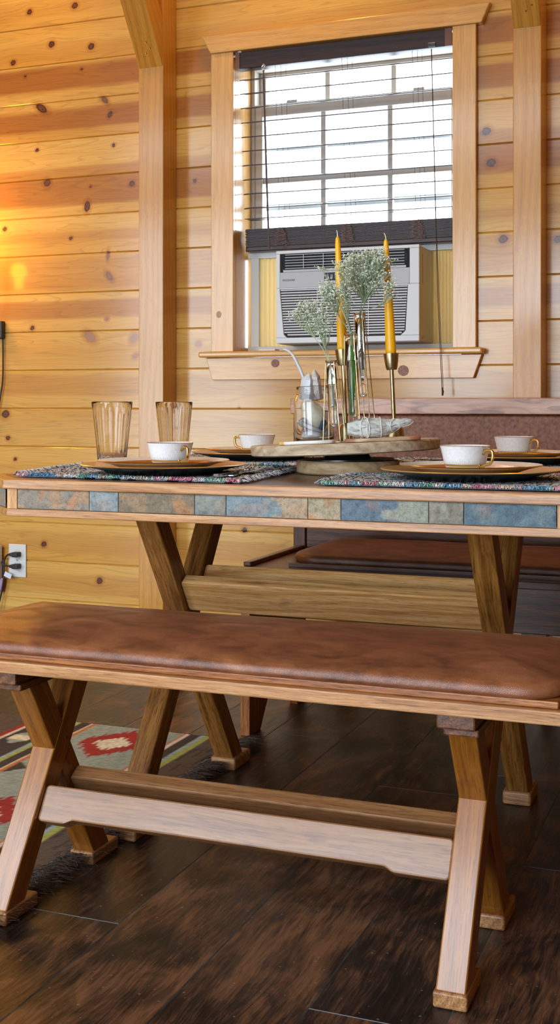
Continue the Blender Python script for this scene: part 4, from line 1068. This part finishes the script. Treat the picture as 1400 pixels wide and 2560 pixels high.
sprig('flower_sprig', rB, mB, [((-.800, 2.35, 1.128), (.027, .022, .030), 360, 38), ((-.768, 2.34, 1.13), (.016, .02, .055), 150, 18), ((-.775, 2.345, 1.175), (.018, .02, .018), 110, 14), ((-.812, 2.345, 1.178), (.014, .01, .004), 16, 4)], 'sprig of white baby\'s breath over the candle behind, from the thick stemmed tube', 12, thick=.0019)
sprig('flower_sprig', rC, mC, [((-.742, 2.40, 1.168), (.048, .032, .046), 900, 90), ((-.748, 2.39, 1.190), (.052, .032, .030), 620, 60), ((-.712, 2.395, 1.198), (.032, .022, .024), 260, 26), ((-.690, 2.40, 1.135), (.010, .012, .026), 120, 14)], 'largest sprig of white baby\'s breath spreading between the two candles', 13)
sB = MB()
for pts, rr in (([(-.004, -.002, .058), (-.003, 0, .10), (.002, 0, .14), (.0, 0, .20)], .0021), ([(-.003, 0, .075), (.003, -.001, .115), (.005, -.001, .15), (.003, 0, .19)], .0016)):
    sB.tube([vB @ Vector(p) for p in pts], rr, 7)
sB.tube([vB @ Vector(p) for p in ((-.002, 0, .098), (-.006, 0, .105), (-.008, 0, .112))], .0009, 6)
tag(sB.out('cut_stem', M_GREENB, smooth=True), 'thick bright green cut stem standing in the middle tube\'s water', 'stem')
# ---- mason jar and what is in it
jM = onTray(-.846, 2.372, .0)
R = .0412
p = [(0, .002), (.033, .002), (.036, 0), (.0385, .002), (.0402, .006), (R, .014), (R, .085), (.0400, .092), (.0368, .099), (.0345, .1025), (.0345, .105), (.0358, .1065), (.0345, .108), (.0345, .1105), (.0356, .112), (.0345, .1135), (.0345, .118), (.0340, .1195), (.0322, .1195), (.0315, .118), (.0315, .1025), (.0340, .098), (.0378, .090), (.0388, .085), (.0388, .014), (.0370, .008), (.032, .006), (0, .006)]
jar = MB().lathe(p, 64).out('glass_jar', M_JAR, M=jM, world=False, smooth=True)
tag(jar, 'clear screw-top glass jar filled with stones and crystals', 'jar')
def pebble(name, pos, sc, rot, mat, label, seed, rough=.12, cat='stone'):
    bm = bmesh.new(); bmesh.ops.create_icosphere(bm, subdivisions=4, radius=1)
    for v in bm.verts: v.co *= 1 + rough * nz(v.co.x * 1.3 + seed, v.co.y * 1.3, v.co.z * 1.3) + rough * .3 * nz(v.co.x * 4, v.co.y * 4 + seed, v.co.z * 4)
    me = bpy.data.meshes.new(name); bm.to_mesh(me); bm.free(); me.materials.append(mat)
    me.polygons.foreach_set('use_smooth', [True] * len(me.polygons))
    Rm = Matrix.Rotation(rot[2], 4, 'Z') @ Matrix.Rotation(rot[1], 4, 'Y') @ Matrix.Rotation(rot[0], 4, 'X')
    me.transform(Rm @ Matrix.Diagonal((*sc, 1)))
    return tag(put(bpy.data.objects.new(name, me), None, jM @ TR(*pos)), label, cat, 'stones and crystals in the jar')
def crystal(name, pos, r, L, rot, mat, label, seed):
    m = MB(); rs = random.Random(seed); n = 6
    V = [];
    for i, (q, z) in enumerate(((r, 0), (r * 1.02, L * .72))):
        for k in range(n): a = 2 * PI * k / n + .2; V.append((q * math.cos(a) * (1 + rs.uniform(-.12, .12)), q * math.sin(a) * (1 + rs.uniform(-.12, .12)), z + (rs.uniform(-.1, .1) * r if i else 0)))
    V.append((r * .15, 0, L))
    F = [tuple(reversed(range(n)))] + [(k, (k + 1) % n, n + (k + 1) % n, n + k) for k in range(n)] + [(n + k, n + (k + 1) % n, 2 * n) for k in range(n)]
    m.add(V, F)
    Rm = Matrix.Rotation(rot[1], 4, 'Y') @ Matrix.Rotation(rot[0], 4, 'X')
    o = m.out(name, mat, M=jM @ TR(*pos) @ Rm, world=False, bevel=.0008)
    return tag(o, label, 'crystal', 'stones and crystals in the jar')
M_ST1 = mottled('cream_stone', [lin(206, 196, 170), lin(226, 218, 196)], 40, .5, .1)
M_ST2 = mottled('white_stone', [lin(196, 198, 196), lin(222, 222, 218)], 60, .5, .1)
M_ST3 = mottled('mauve_stone', [lin(124, 108, 112), lin(160, 144, 146)], 60, .5, .1)
M_ST4 = mottled('driftwood', [lin(150, 152, 158), lin(186, 186, 188)], 60, .7, .2)
M_ST5 = mottled('silver_druse', [lin(110, 112, 116), lin(196, 198, 200), lin(150, 150, 146)], 160, .3, .6)
M_BLUE = plain('blue_crystal', lin(40, 92, 130), .1, Transmission_Weight=.4)
M_QZ = mottled('quartz', [lin(214, 218, 224), lin(240, 242, 246)], 90, .2, .25, Transmission_Weight=.3)
M_SMK = mottled('smoky_quartz', [lin(128, 116, 108), lin(176, 164, 156), lin(204, 196, 188)], 120, .25, .4)
pebble('pebble', (-.002, -.014, .0165), (.0225, .0165, .0098), (0, 0, .1), M_ST2, 'flat white pebble at the bottom of the glass jar', 1)
pebble('stone', (-.021, .010, .0235), (.0125, .013, .012), (0, 0, .5), M_ST3, 'mauve stone low on the left of the glass jar', 2)
pebble('stone', (.0185, .013, .020), (.014, .014, .012), (0, 0, .9), M_ST5, 'rough silver grey stone low at the back of the glass jar', 3, .3)
pebble('stone', (-.004, .002, .063), (.0215, .0125, .031), (0, -.55, .1), M_ST1, 'large smooth cream stone in the middle of the glass jar', 5, .22)
pebble('stone', (-.020, -.006, .0425), (.0125, .011, .010), (0, .4, .3), M_ST5, 'small glittery crystal lump under the cream stone', 6, .35)
crystal('crystal', (.018, -.009, .0285), .0075, .024, (.2, .5), M_BLUE, 'dark blue crystal point on the right inside the glass jar', 7)
dw = MB().tube([(-.018, -.022, .042), (-.006, -.024, .036), (.008, -.024, .030), (.022, -.022, .0245)], [.0032, .0042, .004, .003], 10)
tag(dw.out('driftwood_stick', M_ST4, M=jM, world=False, smooth=True), 'pale grey driftwood stick slanting across the inside of the glass jar', 'driftwood', 'stones and crystals in the jar')
crystal('crystal', (-.0135, -.002, .093), .0150, .056, (.05, .12), M_QZ, 'cloudy clear quartz point sticking out of the jar mouth', 8)
crystal('crystal', (.0105, .004, .092), .0105, .066, (0, -.12), M_SMK, 'smoky brown quartz standing beside the clear quartz in the jar mouth', 9)
def smoothpath(pts, n=8):
    out = []; P = [Vector(p) for p in pts]
    for i in range(len(P) - 1):
        p0, p1, p2, p3 = P[max(i - 1, 0)], P[i], P[i + 1], P[min(i + 2, len(P) - 1)]
        for k in range(n):
            t_ = k / n
            out.append(.5 * ((2 * p1) + (-p0 + p2) * t_ + (2 * p0 - 5 * p1 + 4 * p2 - p3) * t_ ** 2 + (-p0 + 3 * p1 - 3 * p2 + p3) * t_ ** 3))
    out.append(P[-1]); return out
qp = smoothpath([(-.020, .012, .062), (-.0165, .008, .115), (-.0235, .004, .146), (-.0325, .004, .168), (-.042, .004, .187), (-.053, .004, .198), (-.064, .004, .2015)])
tag(MB().tube(qp, [.0036] * 30 + [.0034 - .0016 * i / max(1, len(qp) - 31) for i in range(len(qp) - 30)], 10).out('selenite_rod', plain('translucent_white', lin(214, 216, 218), .3, Transmission_Weight=.35), M=jM, world=False, smooth=True), 'curved translucent white rod arching out of the glass jar', 'rod', 'stones and crystals in the jar')
# ---- coasters and sage bundle
def slab(name, cx, cy, a, b, th, ang, mat, label, seed, cols=None):
    n = 56; V = []; F = []; T = onTray(cx, cy, .0004) @ Matrix.Rotation(ang, 4, 'Z'); C = []
    prof = [(.97, 0), (1, .15), (1, .8), (.975, 1)]
    for (q, h) in prof:
        for i in range(n):
            t_ = 2 * PI * i / n; w_ = 1 + .07 * nz(math.cos(t_) * 1.5, math.sin(t_) * 1.5, seed) + .02 * nz(math.cos(t_) * 6, math.sin(t_) * 6, seed + h)
            e = 2 / 2.6
            V.append(T @ Vector((a * q * w_ * abs(math.cos(t_)) ** e * (1 if math.cos(t_) > 0 else -1), b * q * w_ * abs(math.sin(t_)) ** e * (1 if math.sin(t_) > 0 else -1), th * h)))
            if cols: C.append(cols(math.cos(t_), nz(t_ * 3, h * 2, seed)))
    for k in range(3):
        for i in range(n): F.append((k * n + i, k * n + (i + 1) % n, (k + 1) * n + (i + 1) % n, (k + 1) * n + i))
    F += [tuple(reversed(range(n))), tuple(range(3 * n, 4 * n))]
    tag(mk(name, V, F, mat, None, T, cols=C or None, auto=50), label, 'coaster', 'stone slice coasters')
wcol = lambda c_, q: lin(206, 192, 92)[:3] if c_ < -.80 else lin(214, 160, 104)[:3] if c_ < -.70 else tuple(v * (1 + .1 * q) for v in lin(214, 212, 206)[:3])
bcol = lambda c_, q: tuple(v * (1 + .35 * q) for v in (lin(176, 112, 78) if c_ > .55 else lin(156, 108, 88) if c_ < -.7 else lin(176, 146, 116))[:3])
slab('stone_coaster', -.823, 2.262, .058, .027, .0068, .06, attrmat('white_agate', .3), 'white stone slice coaster with a yellow tip, in front of the jar', 3, wcol)
slab('stone_coaster', -.6775, 2.300, .077, .036, .0072, math.radians(22), attrmat('brown_agate', .45, .3, 300), 'brown stone slice coaster under the sage bundle', 8, bcol)
def sage():
    M = onTray(-.6815, 2.296, .0076) @ Matrix.Rotation(math.radians(20), 4, 'Z')
    t = thing('sage_bundle', 'pale dried sage bundle bound with white string on the brown coaster', 'herb bundle', M=M)
    L = .128; n = 60; m = 40; V = []; F = []; C = []
    def rad(s):
        return .0035 + .0165 * math.sin(PI * min(1, max(0, (s * .94 + .12))) ** .85) ** .9 if s < .80 else 0
    def R_(s):
        a = [(0, .0125), (.12, .0175), (.3, .0215), (.5, .0205), (.65, .0155), (.78, .0095), (.86, .0088), (.94, .0080), (1, .0035)]
        for (p, q), (p2, q2) in zip(a, a[1:]):
            if s <= p2: return q + (q2 - q) * (s - p) / (p2 - p)
        return .003
    for i in range(n + 1):
        s = i / n
        for j in range(m):
            t_ = 2 * PI * j / m + s * 1.2
            r = R_(s) * (1 + .16 * nz(math.cos(t_) * 4, math.sin(t_) * 4, s * 2.2) + .10 * nz(math.cos(t_) * 11, math.sin(t_) * 11, s * 4))
            z = .0195 + .010 * sstep(.55, 1, s)
            V.append((-L / 2 + L * s, r * math.cos(t_), max(.0004, z + r * math.sin(t_) * .92)))
            f = nz(math.cos(t_) * 9, math.sin(t_) * 9, s * 3); k = .55 if f < -.38 else 1 + .15 * f
            c = lin(200, 204, 198); C.append((c[0] * k, c[1] * k, c[2] * k))
    for i in range(n):
        for j in range(m): F.append((i * m + j, i * m + (j + 1) % m, (i + 1) * m + (j + 1) % m, (i + 1) * m + j))
    F += [tuple(reversed(range(m))), tuple(range(n * m, (n + 1) * m))]
    mk('leaves', V, F, attrmat('dried_sage', .85, .6, 700), t, M, world=False, cols=C, smooth=True)
    lv = MB(); rs = random.Random(5)
    for i in range(34):                     # separate leaf edges standing off the bundle
        kk_ = rs.uniform(.7, 1.1); s = rs.uniform(.0, .9); a = rs.uniform(-.6, 3.6); r = R_(s) * 1.0; l_ = rs.uniform(.018, .034); w_ = rs.uniform(.003, .0055)
        z = .0195 + .010 * sstep(.55, 1, s)
        b0 = Vector((-L / 2 + L * s, r * math.cos(a), max(.004, z + r * math.sin(a) * .92))); e = min(1, s + l_ / L); r2 = R_(e) * 1.08
        b1 = Vector((-L / 2 + L * e, r2 * math.cos(a + .15), max(.005, .0175 + .01 * sstep(.55, 1, e) + r2 * math.sin(a + .15) * .92)))
        o_ = Vector((0, math.cos(a), math.sin(a))); tn = Vector((0, -math.sin(a), math.cos(a)))
        mid = b0.lerp(b1, .5) + o_ * .0016
        lv.add([b0, mid + tn * w_, b1 + o_ * .001, mid - tn * w_, mid + o_ * .0012], [(0, 1, 4), (1, 2, 4), (2, 3, 4), (3, 0, 4), (0, 3, 2, 1)], 0, tuple(v * kk_ for v in lin(200, 204, 198)[:3]))
    for v in range(len(lv.v)): lv.v[v] = (lv.v[v][0], lv.v[v][1], max(lv.v[v][2], .0006))
    lv.out('loose_leaf', bpy.data.materials['dried_sage'], t, M, world=False)
    st = MB()
    for (s0, s1) in ((.2, .34), (.34, .2), (.5, .52), (.62, .86), (.86, .66), (.42, .30), (.78, .80)):
        pts = []
        for k in range(25):
            a = 2 * PI * k / 24; s = s0 + (s1 - s0) * (.5 - .5 * math.cos(a)); r = R_(s) * 1.13 + .0006
            pts.append((-L / 2 + L * s, r * math.cos(a), max(.001, .0195 + .010 * sstep(.55, 1, s) + r * math.sin(a) * .93)))
        st.tube(pts, .0008, 6)
    st.tube([(L / 2 - .012, -.008, .031), (L / 2 - .002, -.004, .034), (L / 2 + .004, 0, .029), (L / 2 - .004, -.006, .023), (L / 2 - .02, -.010, .019)], .0008, 6)
    st.out('string', plain('white_string', lin(226, 226, 222), .8), t, M, world=False)
sage()
# ------------------------------------------------------------------ left wall: outlet, plugs, lamp
oY = 3.5695
ot = thing('power_outlet', 'white two-socket wall outlet low on the pine wall', 'outlet', (-2.3725, oY, .354))
MB().box(-2.4077, -2.3374, oY - .006, oY, .2965, .4115).out('cover_plate', M_WHITEPL, ot, bevel=.002)
M_RING = plain('socket_white', lin(196, 198, 192), .4)
for z in (.3765, .336): MB().lathe([(0, .0014), (.0165, .0014), (.017, 0)], 28, TR(-2.372, oY - .006, z) @ Matrix.Rotation(PI / 2, 4, 'X')).out('socket', M_RING, ot)
MB().lathe([(0, .001), (.003, .0008), (.003, 0)], 10, TR(-2.372, oY - .006, .3563) @ Matrix.Rotation(PI / 2, 4, 'X')).out('screw', M_STEEL, ot)
def plug(mb, x, z): mb.box(x - .012, x + .011, oY - .035, oY - .0076, z - .0085, z + .0085).box(x - .024, x - .012, oY - .032, oY - .014, z - .0055, z + .0055)
pl = thing('plug_in_cable', 'black power cord plugged into the upper socket, with a white tag', 'cord', (-2.37, oY - .02, .377))
mb = MB(); plug(mb, -2.366, .3775); mb.out('plug', M_BLACK, pl, bevel=.003)
MB().tube(smoothpath([(-2.388, oY - .023, .3775), (-2.402, oY - .022, .374), (-2.4125, oY - .022, .360), (-2.4155, oY - .022, .338), (-2.416, oY - .022, .310), (-2.418, oY - .022, .28), (-2.432, oY - .022, .22), (-2.46, oY - .03, .12), (-2.55, oY - .05, .008)]), .0032, 8).out('cable', M_BLACK, pl, smooth=True)
MB().box(-.0145, .0145, -.0006, .0006, -.0085, .0085, T=TR(-2.3965, oY - .027, .305) @ Matrix.Rotation(math.radians(20), 4, 'Y')).out('tag', plain('white_tag', lin(206, 212, 232), .4), pl)
lp = thing('wall_lamp', 'black plug-in wall lamp with a hanging cord, glowing at the left edge of the wall', 'lamp', (-2.455, oY, 1.16))
MB().box(-2.485, -2.4245, 3.545, oY, 1.128, 1.19).out('wall_mount', M_BLACK, lp, bevel=.004)
MB().tube(smoothpath([(-2.455, 3.55, 1.18), (-2.462, 3.46, 1.225), (-2.468, 3.43, 1.255), (-2.470, 3.42, 1.282)]), .006, 10).out('arm', M_BLACK, lp, smooth=True)
MB().lathe([(0, 0), (.015, 0), (.017, .004), (.017, .04), (0, .042)], 24, TR(-2.470, 3.42, 1.275)).out('bulb_holder', M_BLACK, lp, auto=40)
tb_ = NT('warm_globe'); tb_.set(Base_Color=(1, .7, .35, 1), Emission_Color=(1, .47, .035, 1), Emission_Strength=22.0)
gp = [(.015, 0), (.015, .036)] + [(.030 * math.sin(a_), .064 - .030 * math.cos(a_)) for a_ in [.52 + (PI - .52) * i / 20 for i in range(21)]]
MB().lathe(gp, 32, TR(-2.470, 3.42, 1.317)).out('globe', tb_.m, lp, smooth=True)
MB().tube(smoothpath([(-2.430, 3.56, 1.130), (-2.4285, 3.56, 1.06), (-2.430, 3.56, .985), (-2.4385, 3.56, .93), (-2.47, 3.56, .75), (-2.475, 3.558, .55), (-2.45, 3.555, .40), (-2.428, 3.548, .350), (-2.412, oY - .023, .338), (-2.388, oY - .023, .3365)]), .0028, 8).out('cable', M_BLACK, lp, smooth=True)
mb = MB(); plug(mb, -2.3655, .3365); mb.out('plug', M_BLACK, lp, bevel=.003)
tag(MB().box(-2.49, -2.426, 3.535, 3.552, .293, .4075).out('control_box', M_WHITEPL, bevel=.003), 'white plastic box at the left edge beside the wall outlet', 'box')
t = NT('lilac_ridges'); wv = t.n('TexWave', wave_type='BANDS', bands_direction='Z', i_Vector=t.coord(False), i_Scale=90.0).outputs[1]
t.set(Base_Color=t.ramp(wv, [(.3, lin(170, 96, 110)), (.6, lin(196, 190, 226))]), Roughness=.5, Normal=t.bump(wv, .6, .003))
tag(MB().tube([(-2.428, 3.556, .292), (-2.432, 3.556, .268), (-2.437, 3.556, .243)], [.009, .0085, .007], 14).out('ribbed_sleeve', t.m, smooth=True), 'small lilac ribbed sleeve hanging under the white box', 'sleeve')

# ------------------------------------------------------------------ light
W = bpy.data.worlds.new('World'); SC.world = W; W.use_nodes = True
bg = W.node_tree.nodes['Background']; bg.inputs[0].default_value = (.78, .89, 1.0, 1); bg.inputs[1].default_value = 14.0
def area(name, loc, rot, sx, sy, power, col):
    l = bpy.data.lights.new(name, 'AREA'); l.shape = 'RECTANGLE'; l.size = sx; l.size_y = sy; l.energy = power; l.color = col
    o = bpy.data.objects.new(name, l); COL.objects.link(o); o.location = loc; o.rotation_euler = rot; return o
for x0, x1, z0, z1, _, _ in OPEN:
    o = area('daylight_portal', ((x0 + x1) / 2, YF - .09, (z0 + z1) / 2), (PI / 2, 0, 0), x1 - x0, z1 - z0, 1, (1, 1, 1)); o.data.cycles.is_portal = True
o = area('daylight_portal', (-1.187, 3.80, 1.55), (-PI / 2, 0, 0), .72, .96, 1, (1, 1, 1)); o.data.cycles.is_portal = True
l = bpy.data.lights.new('warm_wall_fill', 'POINT'); l.energy = 13; l.color = (1, .46, .015); l.shadow_soft_size = .05  # added warm fill for the left wall, with no fixture of its own
o = bpy.data.objects.new('warm_wall_fill', l); COL.objects.link(o); o.location = (-2.66, 3.40, 1.52)
for x, y in ((-1.3, 3.22), (.0, 3.22), (-2.3, 3.22)):  # unseen warm fills added to turn the upper wall golden
    o = area('warm_top_fill', (x, y, 2.64), (0, 0, 0), .12, .12, 4.5, (1, .58, .15)); o.data.shape = 'DISK'
# ------------------------------------------------------------------ camera
cam = bpy.data.cameras.new('camera'); co = bpy.data.objects.new('camera', cam); COL.objects.link(co)
co.location = (0, 0, .9); co.rotation_euler = (PI / 2, 0, math.radians(21.3))
cam.sensor_fit = 'AUTO'; cam.sensor_width = 36; cam.lens = 3000 / 2560 * 36; cam.shift_y = -270 / 2560; cam.clip_start = .05
SC.camera = co
vs = SC.view_settings; vs.view_transform = 'Standard'; vs.look = 'None'; vs.gamma = 1; vs.exposure = -.18; vs.use_curve_mapping = False
cy = SC.cycles; cy.use_denoising = True; cy.max_bounces = 10; cy.diffuse_bounces = 4; cy.glossy_bounces = 4; cy.transmission_bounces = 10; cy.transparent_max_bounces = 12
cy.caustics_reflective = False; cy.caustics_refractive = True; cy.sample_clamp_indirect = 6; cy.blur_glossy = .5
